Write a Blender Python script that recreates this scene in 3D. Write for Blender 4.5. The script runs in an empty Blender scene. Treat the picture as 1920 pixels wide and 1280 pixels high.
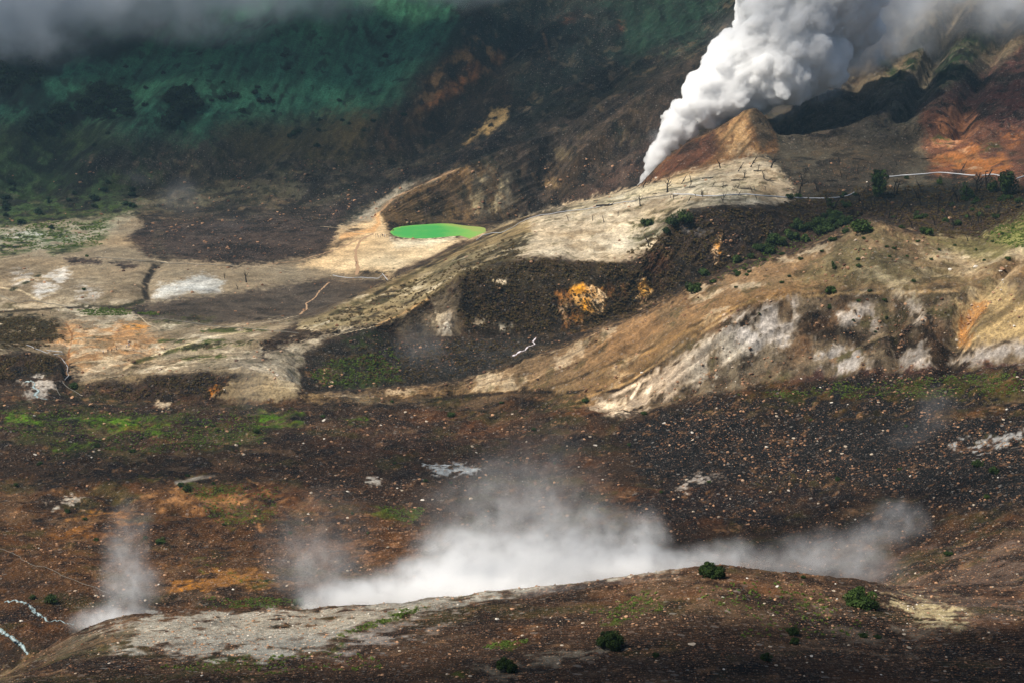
import bpy, math, random
import numpy as np
from math import radians, tan, atan, sin, cos, pi
random.seed(7)
rng = np.random.default_rng(11)
S = bpy.context.scene
COL = S.collection

# ------------------------------------------------------------------ camera, sky, sun, exposure
CAMZ, PITCH, FPX = 180.0, radians(15.0), 3045.0
cam = bpy.data.cameras.new('camera'); camo = bpy.data.objects.new('camera', cam); COL.objects.link(camo)
camo.location = (0, 0, CAMZ); camo.rotation_euler = (pi/2 - PITCH, 0, 0)
cam.sensor_width = 36.0; cam.lens = 36.0*FPX/1920.0; cam.clip_start = 0.5; cam.clip_end = 6000.0
S.camera = camo
SUN_EL, SUN_AZ = radians(54.0), radians(-110.0)      # azimuth from +Y towards +X: the sun stands high on the left
SUN = np.array([sin(SUN_AZ)*cos(SUN_EL), cos(SUN_AZ)*cos(SUN_EL), sin(SUN_EL)])
w = bpy.data.worlds.new('World'); S.world = w; w.use_nodes = True
nt = w.node_tree; bg = nt.nodes['Background']
sky = nt.nodes.new('ShaderNodeTexSky'); sky.sky_type = 'NISHITA'; sky.sun_disc = False
sky.sun_elevation = SUN_EL; sky.sun_rotation = SUN_AZ
nt.links.new(sky.outputs[0], bg.inputs[0]); bg.inputs[1].default_value = 0.06
sl = bpy.data.lights.new('sun', 'SUN'); sl.energy = 4.8; sl.angle = radians(1.0); sl.color = (1.0, 0.94, 0.84)
so = bpy.data.objects.new('sun', sl); COL.objects.link(so)
from mathutils import Vector, Matrix
so.rotation_euler = Vector(SUN).to_track_quat('Z', 'Y').to_euler()
S.view_settings.view_transform = 'Standard'; S.view_settings.look = 'None'
S.view_settings.exposure = 0.38; S.view_settings.gamma = 1.0
S.cycles.max_bounces = 16; S.cycles.diffuse_bounces = 3; S.cycles.volume_bounces = 14
S.cycles.transparent_max_bounces = 16
S.cycles.use_denoising = True
S.cycles.volume_step_rate = 1.0; S.cycles.volume_max_steps = 128

# ------------------------------------------------------------------ projection helpers
CP, SP = cos(PITCH), sin(PITCH)
def unproj(px, py, Y):
    u = (np.asarray(px, float)-960)/FPX; v = (640-np.asarray(py, float))/FPX
    dy = CP + v*SP; dz = -SP + v*CP
    k = np.asarray(Y, float)/dy
    return u*k, np.asarray(Y, float)+0*u, CAMZ + dz*k
def proj(x, y, z):
    h = z - CAMZ
    d = y*CP - h*SP; up = y*SP + h*CP
    return 960 + FPX*x/d, 640 - FPX*up/d

# ------------------------------------------------------------------ noise
def _tab(seed): return np.random.default_rng(seed).random((256, 256)).astype(np.float32)
TABS = [_tab(100+i) for i in range(16)]
def vnoise(x, y, seed=0):
    t = TABS[seed % 16]
    xi = np.floor(x); yi = np.floor(y); fx = (x-xi).astype(np.float32); fy = (y-yi).astype(np.float32)
    xi = xi.astype(np.int64)+seed*37; yi = yi.astype(np.int64)+seed*91
    fx = fx*fx*fx*(fx*(fx*6-15)+10); fy = fy*fy*fy*(fy*(fy*6-15)+10)
    x0 = xi & 255; x1 = (xi+1) & 255; y0 = yi & 255; y1 = (yi+1) & 255
    a = t[x0, y0]; b = t[x1, y0]; c = t[x0, y1]; d = t[x1, y1]
    return (a+(b-a)*fx + ((c-a)+(a-b-c+d)*fx)*fy)*2-1
def fbm(x, y, sc, octv=4, seed=0, gain=0.5, ridge=False):
    s = np.zeros(np.shape(x), np.float32); a = 1.0; tot = 0; f = 1.0/sc
    for i in range(octv):
        c, n = cos(i*0.7+0.3), sin(i*0.7+0.3)
        v = vnoise((x*c-y*n)*f+i*13.7, (x*n+y*c)*f+i*7.3, seed+i)
        if ridge: v = 1-2*np.abs(v)
        s += a*v; tot += a; a *= gain; f *= 2.03
    return s/tot
def sstep(a, b, x):
    t = np.clip((x-a)/(b-a), 0, 1); return t*t*(3-2*t)

# ------------------------------------------------------------------ terrain: lines of the land, front to back: (px, py, metres ahead)
CURVES = [
 [(-400,0,4),(2300,0,4)],                                                    # 0 under the viewpoint (height set below)
 [(-400,1420,100),(2300,1420,100)],                                          # 1
 [(-400,1280,150),(2300,1280,152)],                                          # 2 bottom of the view
 [(-400,1420,185),(-100,1320,196),(0,1272,200),(60,1238,203),(140,1188,207),(190,1167,210),(250,1151,213),(330,1147,215),(400,1146,216),(450,1150,216),(500,1141,216),(600,1130,217),(700,1124,217),(800,1114,216),(880,1106,216),(960,1097,215),(1050,1087,215),(1100,1080,215),(1180,1072,215),(1250,1061,215),(1330,1052,215),(1400,1058,217),(1500,1073,219),(1600,1088,222),(1650,1098,225),(1720,1118,228),(1920,1105,238),(2300,1080,250)],   # 3 foreground ridge crest
 [(-400,1470,200),(0,1320,215),(140,1240,222),(400,1200,232),(960,1150,232),(1330,1105,232),(1600,1130,238),(1650,1115,244),(1720,1110,245),(1920,1090,255),(2300,1070,262)],   # 4 back of it
 [(-400,1400,240),(-100,1330,245),(0,1282,252),(60,1250,260),(150,1198,280),(300,1158,298),(600,1142,303),(960,1110,315),(1300,1064,335),(1400,1068,332),(1500,1080,325),(1650,1102,300),(1720,1102,285),(1920,1070,268),(2300,1050,280)],   # 5 ground appears again
 [(-400,1000,360),(0,1000,365),(500,1000,370),(1000,1000,372),(1400,1000,365),(1700,1000,340),(1920,985,310),(2300,960,310)],   # 6
 [(-400,880,440),(0,880,445),(960,880,440),(1500,860,425),(1920,850,375),(2300,830,365)],     # 7
 [(-400,715,565),(0,722,565),(150,742,558),(300,750,548),(450,757,541),(600,762,535),(900,764,525),(1100,768,505),(1200,774,492),(1300,745,487),(1400,722,486),(1500,708,485),(1600,702,478),(1700,697,470),(1920,688,455),(2300,670,440)],   # 8 foot of scarps
 [(-400,680,585),(0,668,585),(60,664,585),(115,672,583),(125,712,573),(150,722,568),(300,706,562),(400,697,560),(480,692,556),(540,720,548),(600,742,543),(700,745,545),(850,738,545),(1000,735,530),(1100,735,518),(1190,700,515),(1280,635,512),(1340,598,514),(1400,573,515),(1470,553,515),(1560,551,512),(1700,547,500),(1800,545,495),(1860,528,492),(1920,500,490),(2300,470,480)],   # 9 scarp top
 [(-400,660,600),(0,655,600),(150,712,578),(300,698,570),(400,690,566),(480,686,563),(540,718,552),(560,737,550),(640,735,550),(700,731,550),(780,727,549),(850,716,548),(910,702,546),(960,684,545),(1020,664,545),(1080,641,545),(1140,616,545),(1200,591,546),(1250,566,547),(1300,541,548),(1350,520,549),(1400,502,550),(1450,485,550),(1500,470,550),(1580,440,551),(1620,418,552),(1640,413,553),(1680,426,553),(1720,436,553),(1830,446,555),(1880,420,560),(1920,400,562),(2300,370,560)],   # 10 spur crest
 [(-400,650,612),(0,650,605),(150,700,590),(300,690,580),(480,680,575),(540,700,566),(560,728,562),(590,738,566),(640,738,570),(700,735,575),(850,722,588),(960,692,600),(1080,648,612),(1200,597,628),(1300,547,645),(1400,508,660),(1500,478,672),(1580,450,672),(1640,420,668),(1700,434,640),(1830,452,625),(1920,406,635),(2300,380,640)],   # 11 gully floor behind it
 [(-400,640,645),(0,640,640),(150,650,640),(300,665,625),(400,668,612),(480,664,600),(540,652,606),(620,632,616),(700,616,632),(740,630,640),(790,636,641),(850,635,640),(950,632,640),(1060,625,635),(1130,603,640),(1200,577,648),(1300,528,662),(1400,490,678),(1500,462,690),(1640,408,700),(1750,425,672),(1850,425,655),(1920,398,660),(2300,370,665)],   # 12 foot of the plateau side
 [(-400,620,665),(0,620,665),(300,645,645),(480,640,630),(620,622,640),(700,610,645),(760,592,651),(800,562,656),(860,522,660),(900,506,663),(950,491,666),(1000,481,668),(1080,490,667),(1150,496,664),(1200,486,670),(1230,456,681),(1260,425,690),(1290,402,698),(1350,388,704),(1420,388,710),(1460,398,712),(1500,405,715),(1560,396,725),(1640,385,735),(1750,390,715),(1850,395,700),(1920,385,700),(2300,360,700)],   # 13 plateau lip
 [(-400,580,700),(0,580,700),(240,592,690),(400,606,680),(560,598,680),(650,560,700),(730,525,730),(800,490,765),(860,458,790),(905,437,805),(960,415,800),(1000,401,795),(1060,386,790),(1140,368,788),(1190,352,790),(1215,342,795),(1290,322,805),(1420,290,815),(1500,286,820),(1600,282,820),(1700,305,800),(1800,312,790),(1920,300,780),(2300,280,770)],   # 14 plateau back crest
 [(-400,545,735),(0,545,735),(240,565,715),(400,582,702),(560,590,700),(650,561,735),(730,528,775),(800,496,810),(860,464,855),(905,442,885),(960,422,908),(1000,407,915),(1060,392,915),(1140,374,900),(1200,354,865),(1215,346,835),(1290,318,822),(1420,292,825),(1500,282,832),(1600,270,840),(1700,290,820),(1920,280,800),(2300,250,800)],   # 15 behind it
 [(-400,480,810),(0,480,810),(300,490,805),(500,505,795),(600,498,812),(660,480,840),(730,451,877),(800,452,879),(850,447,885),(905,441,897),(960,421,912),(1060,391,922),(1140,372,910),(1195,349,885),(1215,330,850),(1240,304,846),(1280,273,847),(1320,254,849),(1360,232,850),(1395,207,851),(1415,201,851),(1435,215,852),(1455,250,848),(1500,270,850),(1600,245,865),(1700,255,850),(1800,240,845),(1920,220,840),(2300,190,840)],   # 16 bench, cone crest
 [(-400,430,900),(0,432,900),(200,428,905),(400,425,905),(600,427,902),(690,428,903),(712,424,912),(735,428,912),(760,422,918),(850,419,927),(905,428,922),(960,414,932),(1000,400,945),(1060,385,950),(1140,368,940),(1200,350,930),(1240,312,925),(1320,262,930),(1410,212,935),(1460,256,915),(1500,262,905),(1600,225,915),(1700,225,900),(1800,190,900),(1920,160,900),(2300,130,900)],   # 17 foot of the crater wall
 [(-400,410,925),(0,408,930),(400,400,940),(600,402,940),(650,398,942),(700,400,930),(712,398,926),(722,384,932),(780,350,942),(850,319,955),(900,300,965),(1000,262,985),(1100,205,1010),(1200,160,1030),(1330,95,1060),(1400,40,1080),(1460,60,1050),(1550,65,1040),(1650,90,1010),(1750,120,980),(1850,100,980),(1920,80,980),(2300,40,980)],   # 18 wall crest
 [(-400,398,940),(0,396,945),(400,388,960),(600,378,965),(700,378,958),(722,376,956),(780,352,966),(850,320,982),(900,300,990),(1000,262,1010),(1100,203,1035),(1200,156,1055),(1330,90,1085),(1400,20,1110),(1460,45,1075),(1650,60,1045),(1920,40,1010),(2300,0,1010)],   # 19 trough
 [(-400,380,960),(0,380,962),(300,350,990),(500,332,1000),(600,322,1010),(700,310,1015),(800,287,1022),(870,262,1030),(950,235,1040),(1000,215,1047),(1100,168,1068),(1200,128,1088),(1330,72,1112),(1400,-5,1150),(1460,20,1105),(1650,20,1090),(1920,0,1045),(2300,-40,1040)],   # 20 foot of the mountain
 [(-400,190,1055),(0,200,1052),(300,190,1068),(600,180,1080),(800,160,1092),(950,120,1105),(1100,70,1120),(1200,40,1135),(1330,0,1155),(1460,-30,1160),(1920,-50,1120),(2300,-80,1120)],   # 21
 [(-400,-10,1165),(0,0,1160),(960,-10,1175),(1460,-90,1205),(1920,-120,1180),(2300,-150,1180)],   # 22
 [(-400,-420,1420),(960,-420,1430),(2300,-480,1430)],   # 23
]
NROWS = [14,14,60,78,10,16,80,74,92,44,58,16,70,70,96,14,64,60,62,14,40,84,110,70]
NC_IN, NC_OUT = 1420, 110
SMAX = 0.36
s_in = np.linspace(-SMAX, SMAX, NC_IN)
s_out = SMAX + (np.linspace(0, 1, NC_OUT+1)[1:]**1.6)*0.38
sc = np.concatenate([-s_out[::-1], s_in, s_out]); NC = len(sc)
cy, cz = [], []
for i, c in enumerate(CURVES):
    a = np.array(c, float)
    x, y, z = unproj(a[:,0], a[:,1], a[:,2])
    if i == 0: z = np.full_like(z, 173.0); x = y*np.linspace(-1, 1, len(y))
    s = x/y
    yy = np.interp(sc, s, y); zz = np.interp(sc, s, z)
    # soften the kinks of each line a little
    k = np.ones(9)/9
    yy = np.convolve(np.pad(yy, 4, 'edge'), k, 'valid'); zz = np.convolve(np.pad(zz, 4, 'edge'), k, 'valid')
    cy.append(yy); cz.append(zz)
for i in range(1, len(cy)): cy[i] = np.maximum(cy[i], cy[i-1]+1.5)
rows_y, rows_z, rows_k = [], [], []
for i in range(len(CURVES)-1):
    n = NROWS[i+1] if i+1 < len(NROWS) else 30
    for j in range(n):
        t = j/n
        rows_y.append(cy[i]*(1-t)+cy[i+1]*t); rows_z.append(cz[i]*(1-t)+cz[i+1]*t); rows_k.append(np.full(NC, i+t))
rows_y.append(cy[-1]); rows_z.append(cz[-1]); rows_k.append(np.full(NC, len(cy)-1.0))
GY = np.array(rows_y); GZ = np.array(rows_z); GK = np.array(rows_k); NR = len(GY)
GX = GY*sc[None, :]
# round the crests slightly along each column
for _ in range(2):
    GZ[1:-1] = 0.25*GZ[:-2]+0.5*GZ[1:-1]+0.25*GZ[2:]
PX0, PY0 = proj(GX, GY, GZ)
def runmin(P): return np.minimum.accumulate(P, axis=0)
PYE = runmin(PY0)            # what shows there (hidden ground takes the look of what stands behind the crest)

# ---- helpers in picture measure, used to lay out ground cover on the land
def poly_sd(pts, X, Y):
    pts = np.asarray(pts, float); n = len(pts)
    d = np.full(X.shape, 1e9); ins = np.zeros(X.shape, bool)
    for i in range(n):
        ax, ay = pts[i]; bx, by = pts[(i+1) % n]
        ex, ey = bx-ax, by-ay; wx, wy = X-ax, Y-ay
        t = np.clip((wx*ex+wy*ey)/(ex*ex+ey*ey+1e-9), 0, 1)
        d = np.minimum(d, (wx-ex*t)**2+(wy-ey*t)**2)
        c = ((ay > Y) != (by > Y)) & (X < (bx-ax)*(Y-ay)/((by-ay) if by != ay else 1e-9)+ax)
        ins ^= c
    d = np.sqrt(d)
    return np.where(ins, d, -d)
def line_d(pts, X, Y):
    pts = np.asarray(pts, float); d = np.full(X.shape, 1e9)
    for i in range(len(pts)-1):
        ax, ay = pts[i]; bx, by = pts[i+1]
        ex, ey = bx-ax, by-ay; wx, wy = X-ax, Y-ay
        t = np.clip((wx*ex+wy*ey)/(ex*ex+ey*ey+1e-9), 0, 1)
        d = np.minimum(d, (wx-ex*t)**2+(wy-ey*t)**2)
    return np.sqrt(d)
colpx = (GX/GY)[0]
def pick_idx(px, py, PYm):
    # column whose visible ground passes through the pixel
    u = (px-960)/FPX; v = (640-py)/FPX
    s = u/(CP+v*SP)
    j = int(np.clip(np.searchsorted(sc, s), 1, NC-1))
    if abs(sc[j-1]-s) < abs(sc[j]-s): j -= 1
    i = int(np.argmax(PYm[:, j] <= py))
    return i, j

# ---- land relief
LAKE_Z = 2.7
LAKE = [(731,436),(738,429),(752,424),(775,421),(815,419),(848,421),(868,426),(890,430),(910,433),(912,440),(900,447),(880,449),(862,445),(845,446),(820,449),(800,450.5),(775,450),(752,447),(738,443)]
K = GK
ins_lake = poly_sd(LAKE, PX0, PYE)
slope = np.abs(np.gradient(GZ, axis=0))/np.maximum(np.abs(np.gradient(GY, axis=0)), 0.05)
steep = np.clip((slope-0.18)/0.4, 0, 1)
steep[0:20] = 0
for _ in range(6): steep[1:-1] = (steep[:-2]+steep[1:-1]+steep[2:])/3
kk = np.array([0,2,3,5,6,8,9,10,12,13,14,16,17,18,20,21,23]); 
aa = np.array([.5,.9,1.0,1.6,1.9,1.8,1.2,1.4,1.5,1.2,1.0,.9,1.4,1.8,2.6,3.4,4.0])
amp = np.interp(K, kk, aa)
calm = sstep(-30, 0, poly_sd([(600,520),(560,480),(640,420),(712,405),(735,420),(905,430),(960,440),(860,470),(800,500),(720,522)], PX0, PYE))
amp = amp*(1-0.85*calm)
calm2 = sstep(-60, 0, poly_sd([(0,470),(250,400),(600,400),(640,470),(720,520),(560,600),(400,612),(0,600)], PX0, PYE))
amp = amp*(1-0.55*calm2)
dz = amp*fbm(GX, GY, 55, 3, 1)*0.9
dz += amp*0.55*fbm(GX, GY, 17, 4, 3)
dz += (0.14+0.34*np.clip(amp, 0, 2))*fbm(GX, GY, 5.0, 5, 5, .6)*(1-.7*calm)
dz += 0.9*np.interp(K,[0,5,8,9,10,12,12.5,13,14,16,20,23],[.2,.3,1.4,1.3,1.1,.9,2.8,.8,.6,.4,2.2,3.0])*fbm(GX, GY, np.interp(K,[0,12,18,22],[9,9,16,26]), 4, 11, .5, True)*(1-.8*calm)*(1-.5*calm2)
# erosion gullies: ribs running down the steep faces
th = np.interp(K, [0,8,10,13,17,18.5,20,23], [0.1,0.1,0.35,0.0,0.15,0.35,0.5,0.45])
uu = GX*np.cos(th)-GY*np.sin(th); vv = GX*np.sin(th)+GY*np.cos(th)
warp = fbm(GX, GY, 30, 2, 9)*7
gul = fbm((uu+warp), vv*0.3, 17, 3, 6, 0.45, True)
gul2 = fbm((uu+warp*.5), vv*0.15, 4.5, 3, 8, 0.5, True)
gamp = np.interp(K, [0,4,7.9,8.4,9,9.5,10,12,12.5,13.2,15,17,17.5,18.5,19.8,21,23], [0,.2,.3,2.2,1.2,1.3,.9,.8,2.4,.6,.5,.7,1.8,1.6,1.3,1.7,2.2])
dz += gamp*steep*(0.8*gul+0.45*gul2*np.clip(600/GY, 0, 1))*(1-0.8*calm)
# broad ribs of the right-hand mountain and of the wall above the lake
def rib(pts, width, height, sharp=1.0):
    global dz
    P = [pick_idx(a, b, PYE) for a, b in pts]
    W = [(GX[i, j], GY[i, j]) for i, j in P]
    d = line_d(W, GX, GY)
    dz += height*np.exp(-(d/width)**(2*sharp))
rmask = sstep(1440, 1560, PX0)*sstep(14.2, 15.5, K)*sstep(260, 200, PYE*.0+np.abs(K-18)*60)
dz += rmask*(3.0*fbm(GX, GY, 22, 4, 14, .55, True)+1.2*fbm(GX, GY, 7, 3, 2, .5, True))
rib([(1640,250),(1690,180),(1730,100),(1760,20)], 9, 6)
rib([(1730,255),(1770,180),(1800,110),(1830,20)], 9, 6)
rib([(1680,240),(1710,200),(1745,130),(1790,30)], 5, -7)
rib([(1800,250),(1815,190),(1850,120),(1900,20)], 6, -7)
rib([(1620,215),(1600,150),(1620,60)], 6, -5)
rib([(1020,330),(1040,270),(1100,200),(1150,160)], 8, -6)
rib([(1060,350),(1110,280),(1180,220),(1260,160)], 8, 5)
rib([(880,300),(960,240),(1050,190),(1120,150),(1300,85)], 7, 3)
rib([(700,250),(790,160),(870,80),(950,0)], 14, 7)
rib([(760,290),(840,215),(905,150),(960,90),(1040,0)], 10, -8)
rib([(200,300),(330,190),(480,90),(620,10)], 22, 7)
rib([(60,330),(150,220),(330,90),(430,0)], 22, -8)
rib([(420,330),(560,220),(680,120),(800,10)], 16, -6)
rib([(1540,190),(1500,270)], 8, 3)
rib([(1560,700),(1600,640),(1660,600)], 6, -2.5)
rib([(1780,690),(1800,620),(1830,560),(1880,510),(1920,470)], 3.5, -5)
rib([(1685,690),(1680,620),(1672,560)], 2.2, -2.0)
rib([(1280,700),(1400,600),(1480,560)], 5, 1.5)
rib([(1085,540),(1110,560),(1100,585)], 4, 2.0)
rib([(1205,520),(1208,550)], 2.5, 1.5)
rib([(1060,760),(1150,700),(1230,650),(1330,600)], 3, 1.0)
rib([(130,745),(122,690),(128,640),(125,600)], 2.0, -1.2)
rib([(165,912),(210,925),(225,945),(330,955),(420,952)], 3.5, -1.6)
rib([(860,300),(900,420),(980,360)], .1, 0)
rib([(640,250+300),(700,520),(760,500),(830,468),(870,450)], 2.5, -1.0)
rib([(650,575),(730,545),(800,515),(870,480),(930,445)], 2.0, -1.2)
rib([(640,600),(740,575),(820,530),(880,500)], 2.0, -1.0)
rib([(870,510),(862,570),(840,620)], 3, 2.0)
rib([(275,560),(280,520),(300,490)], 4, -1.8)
rib([(560,740),(520,700),(500,670),(560,650)], 3, .6)
near = np.clip((GY-40)/80, 0, 1)
GZ2 = GZ + dz*near
# keep the crest lines where they stand
GZ2 = np.where(K < 1, GZ, GZ2)
# basin of the lake
sd = ins_lake
inK = (K > 15.0) & (K < 18)
shore = LAKE_Z + np.interp(sd, [-60,-25,-10,-3,0,3,20], [2.6,1.6,.9,.35,0.0,-.6,-2.5])
blend = sstep(-45, -8, sd)*inK
wallside = (K > 17.0)
tgt = np.where(wallside & (sd < 0), np.maximum(GZ2, shore), shore)
GZ2 = GZ2*(1-blend)+tgt*blend
GZ2 = np.where(inK & (sd < 0), np.maximum(GZ2, LAKE_Z+0.05+np.minimum(-sd, 10)*0.02), GZ2)
PX, PY = proj(GX, GY, GZ2)
PYV = runmin(PY)

# ------------------------------------------------------------------ ground cover colours (soil, ash, moss, and some shade painted in)
def lin(c):
    c = np.asarray(c, float)/255.0
    return np.where(c <= 0.04045, c/12.92, ((c+0.055)/1.055)**2.4)
wpx = fbm(GX, GY, 9, 3, 12)*1.0; wpy = fbm(GX+500, GY, 9, 3, 13)*1.0
mpp = FPX/np.maximum(GY, 60)           # pixels per metre
fine = fbm(GX, GY, 2.2, 3, 14)
hf = fbm(GX, GY, 1.1, 2, 4)
flow = fbm(GX*np.cos(th)-GY*np.sin(th)+warp*.3, (GX*np.sin(th)+GY*np.cos(th))*.18, 3.5, 4, 2)
UX = PX; UY = PYV
COLR = np.zeros(GX.shape+(3,)); COLR[:] = lin((88,70,56))
GRAV = np.full(GX.shape, 0.5)          # how stony
def _sel(pts, m):
    a = np.asarray(pts, float)
    ys = np.where((UY > a[:,1].min()-m) & (UY < a[:,1].max()+m) & (UX > a[:,0].min()-m) & (UX < a[:,0].max()+m))
    return ys
def area(pts, col, f=10, wob=14, a=1.0, brk=0.0, bs=6, seed=2, grav=None):
    q = _sel(pts, f+wob)
    if len(q[0]) == 0: return
    # edges wander with the ground
    ww = wob*np.clip(mpp[q]/4.0, .5, 3)
    X = UX[q]+wpx[q]*ww+fine[q]*ww*.3; Y = UY[q]+wpy[q]*ww*0.55+fine[q]*ww*.2
    d = poly_sd(pts, X, Y)
    ee = np.clip(mpp[q]/4.0, .7, 2.2)
    d = d + (fine[q]*.7+hf[q]*.6)*(f*.7+4)*ee
    m = sstep(-f*1.15, f*1.15, d)*a
    if brk:
        n = fbm(GX[q], GY[q], bs, 4, seed+20)
        m = m*sstep(-.22+brk*.5-.25, .22+brk*.5-.25, n)
    COLR[q] = COLR[q]*(1-m[:,None])+lin(col)*m[:,None]
    if grav is not None: GRAV[q] = GRAV[q]*(1-m)+grav*m
def stroke(pts, col, wd=3, f=3, a=1.0, wob=3, brk=0.0, bs=5, seed=4):
    q = _sel(pts, wd+f+wob)
    if len(q[0]) == 0: return
    X = UX[q]+wpx[q]*wob; Y = UY[q]+wpy[q]*wob*.6
    d = line_d(pts, X, Y)
    m = (1-sstep(wd-f*.5, wd+f*.5, d))*a
    if brk: m = m*sstep(-.22+brk*.5-.25, .22+brk*.5-.25, fbm(GX[q], GY[q], bs, 3, seed+30))
    COLR[q] = COLR[q]*(1-m[:,None])+lin(col)*m[:,None]
def blob(x, y, rx, ry, col, a=1.0, brk=.3, bs=4, seed=3, f=8, grav=None):
    t = np.linspace(0, 2*pi, 14, endpoint=False)
    r = 1+.18*np.sin(3*t+x)+.12*np.sin(5*t+y)
    area(np.stack([x+rx*r*np.cos(t), y+ry*r*np.sin(t)], 1), col, f, min(rx, ry)*.35, a, brk, bs, seed, grav)
#PAINT_BEGIN
L, R_ = -500, 2400
# mountain walls
area([(L,-500),(R_,-500),(R_,420),(1200,360),(900,430),(600,430),(L,440)], (78,74,58), 10)
area([(L,-500),(880,-500),(960,0),(870,60),(800,130),(740,215),(640,240),(500,235),(380,270),(180,240),(L,240)], (70,124,92), 40, 20, grav=.1)
area([(L,230),(200,250),(330,330),(240,400),(60,425),(L,430)], (76,100,58), 30, 20, grav=.2)
area([(L,-500),(420,-500),(380,60),(200,150),(80,230),(L,260)], (48,84,66), 30, 20, brk=.4, bs=20, grav=.1)
for q in [((0,255),(140,180),(230,160),(260,215),(160,250)), ((140,200),(200,150),(235,190),(180,215)),((300,190),(345,175),(400,215),(340,240)), ((0,150),(90,120),(60,170),(0,190)),((0,300),(120,260),(300,285),(200,320),(60,330))]:
    area(q, (38,56,36), 22, 16, a=.9, brk=.25, bs=7, grav=.1)
area([(220,340),(380,300),(560,305),(640,330),(560,385),(420,400),(260,410)], (112,104,80), 30, 18, grav=.6)
area([(140,300),(420,250),(560,280),(380,330),(200,330)], (84,80,66), 24, 18, brk=.2, bs=9, grav=.8)
area([(420,240),(650,225),(760,225),(720,300),(600,320),(420,300)], (96,88,58), 30, 16, grav=.4)
area([(600,230),(700,200),(760,230),(700,290),(620,300)], (104,92,60), 30, 16, brk=.3, grav=.4)
blob(260,345,60,24,(84,104,44)); blob(100,370,90,18,(70,92,44)); blob(180,395,80,10,(88,110,44))
area([(850,0),(1400,-40),(1330,90),(1180,130),(1060,180),(960,230),(930,150),(880,90)], (62,80,68), 26, 20, grav=.9)
area([(960,40),(1100,0),(1180,60),(1080,150),(980,180),(950,110)], (70,76,66), 24, 18, brk=.2, grav=1.0)
area([(1130,0),(1390,-40),(1300,80),(1180,120)], (50,84,62), 26, 18, grav=.3)
area([(740,215),(800,130),(870,80),(960,100),(970,200),(920,230),(800,290),(700,300),(690,260)], (92,74,56), 24, 16, grav=.6)
area([(800,150),(900,62),(930,66),(925,130),(880,150),(820,190),(780,240),(760,230)], (150,112,74), 12, 12, brk=.35, bs=7, grav=.5)
area([(880,120),(945,95),(950,110),(880,160),(800,215),(790,205)], (158,104,66), 8, 8, brk=.3, bs=5)
area([(700,250),(760,215),(840,180),(800,250),(740,275)], (112,84,58), 20, 14, brk=.3, grav=.5)
area([(868,270),(900,235),(925,205),(955,200),(952,225),(925,245),(915,265),(900,250),(872,275)], (196,158,104), 5, 8, brk=.15, bs=4, grav=.4)
stroke([(1018,60),(1024,90),(1030,110)], (150,110,76), 3, 3); blob(1065,35,16,10,(120,80,56)); blob(1165,48,6,8,(150,90,60))
blob(1000,185,16,8,(140,120,92)); blob(985,205,10,8,(150,126,98)); blob(1030,100,10,6,(130,120,108))
area([(560,330),(700,300),(880,275),(950,240),(900,290),(830,310),(700,345),(620,375),(560,380)], (100,92,74), 14, 12, grav=.8)
area([(600,420),(620,385),(720,345),(830,300),(900,262),(960,232),(930,280),(860,310),(780,335),(690,375),(640,410),(620,430)], (66,56,56), 10, 12, grav=1)
area([(250,410),(480,400),(600,390),(640,400),(610,430),(640,450),(560,480),(460,494),(330,492),(270,470),(240,440)], (92,77,69), 18, 14, grav=1)
area([(640,425),(760,345),(860,318),(850,330),(780,355),(725,385),(712,400),(700,420),(650,430)], (142,134,118), 6, 5, grav=.9)
area([(712,404),(722,388),(780,354),(850,322),(905,302),(960,330),(1000,390),(905,430),(850,418),(760,421),(732,432),(718,425)], (116,94,66), 5, 5, grav=.5)
area([(720,390),(780,354),(870,315),(900,320),(830,345),(760,375),(725,400)], (134,104,68), 10, 6, a=.8, brk=.1)
area([(880,320),(950,300),(990,340),(960,400),(900,410),(880,370)], (112,104,88), 12, 10, brk=.2, bs=5, grav=.6)
for q in [((900,330),(912,345),(896,400),(884,390)), ((940,330),(952,340),(930,400),(918,395)), ((880,360),(888,380),(893,402))]:
    area(q, (152,140,112), 6, 6, brk=.3, bs=3)
area([(950,240),(1100,205),(1210,160),(1330,95),(1400,30),(1290,150),(1240,250),(1200,340),(1060,385),(960,412),(1000,350),(930,300)], (88,74,60), 12, 12, grav=.7)
area([(1000,330),(1100,270),(1180,220),(1200,250),(1100,320),(1030,370)], (98,78,58), 16, 14, brk=.3, bs=8, grav=.7)
area([(1060,385),(1150,320),(1230,230),(1280,170),(1260,240),(1205,345),(1130,368)], (104,78,66), 16, 10, grav=.9)
blob(1030,345,18,9,(150,124,86)); blob(1050,290,22,14,(120,104,78)); blob(1000,250,16,24,(58,60,46)); blob(1160,240,14,20,(56,60,44))
# right mountain and cone
area([(1440,180),(1500,120),(1640,60),(1760,-60),(R_,-200),(R_,300),(1700,300),(1560,290),(1460,290)], (116,104,84), 14, 14, grav=.8)
area([(1460,290),(1470,200),(1560,140),(1660,200),(1700,260),(1640,290)], (98,88,72), 16, 12, grav=.9)
for q in [((1640,110),(1650,100),(1700,150),(1705,160),(1690,160)), ((1650,150),(1690,155),(1704,160),(1690,140),(1700,110),(1722,60),(1732,80),(1716,130)), ((1755,160),(1750,110),(1790,90),(1850,90),(1800,140),(1770,165)), ((1780,90),(1820,60),(1870,70),(1850,90))]:
    area(q, (62,82,48), 8, 8, brk=.1, grav=.1)
area([(1200,350),(1240,300),(1280,270),(1340,240),(1400,205),(1420,200),(1450,240),(1460,290),(1400,300),(1290,330)], (134,98,66), 4, 5, grav=.6)
area([(1205,348),(1250,300),(1290,268),(1340,250),(1345,290),(1320,310),(1240,330)], (120,78,58), 8, 6, grav=.7)
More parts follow.
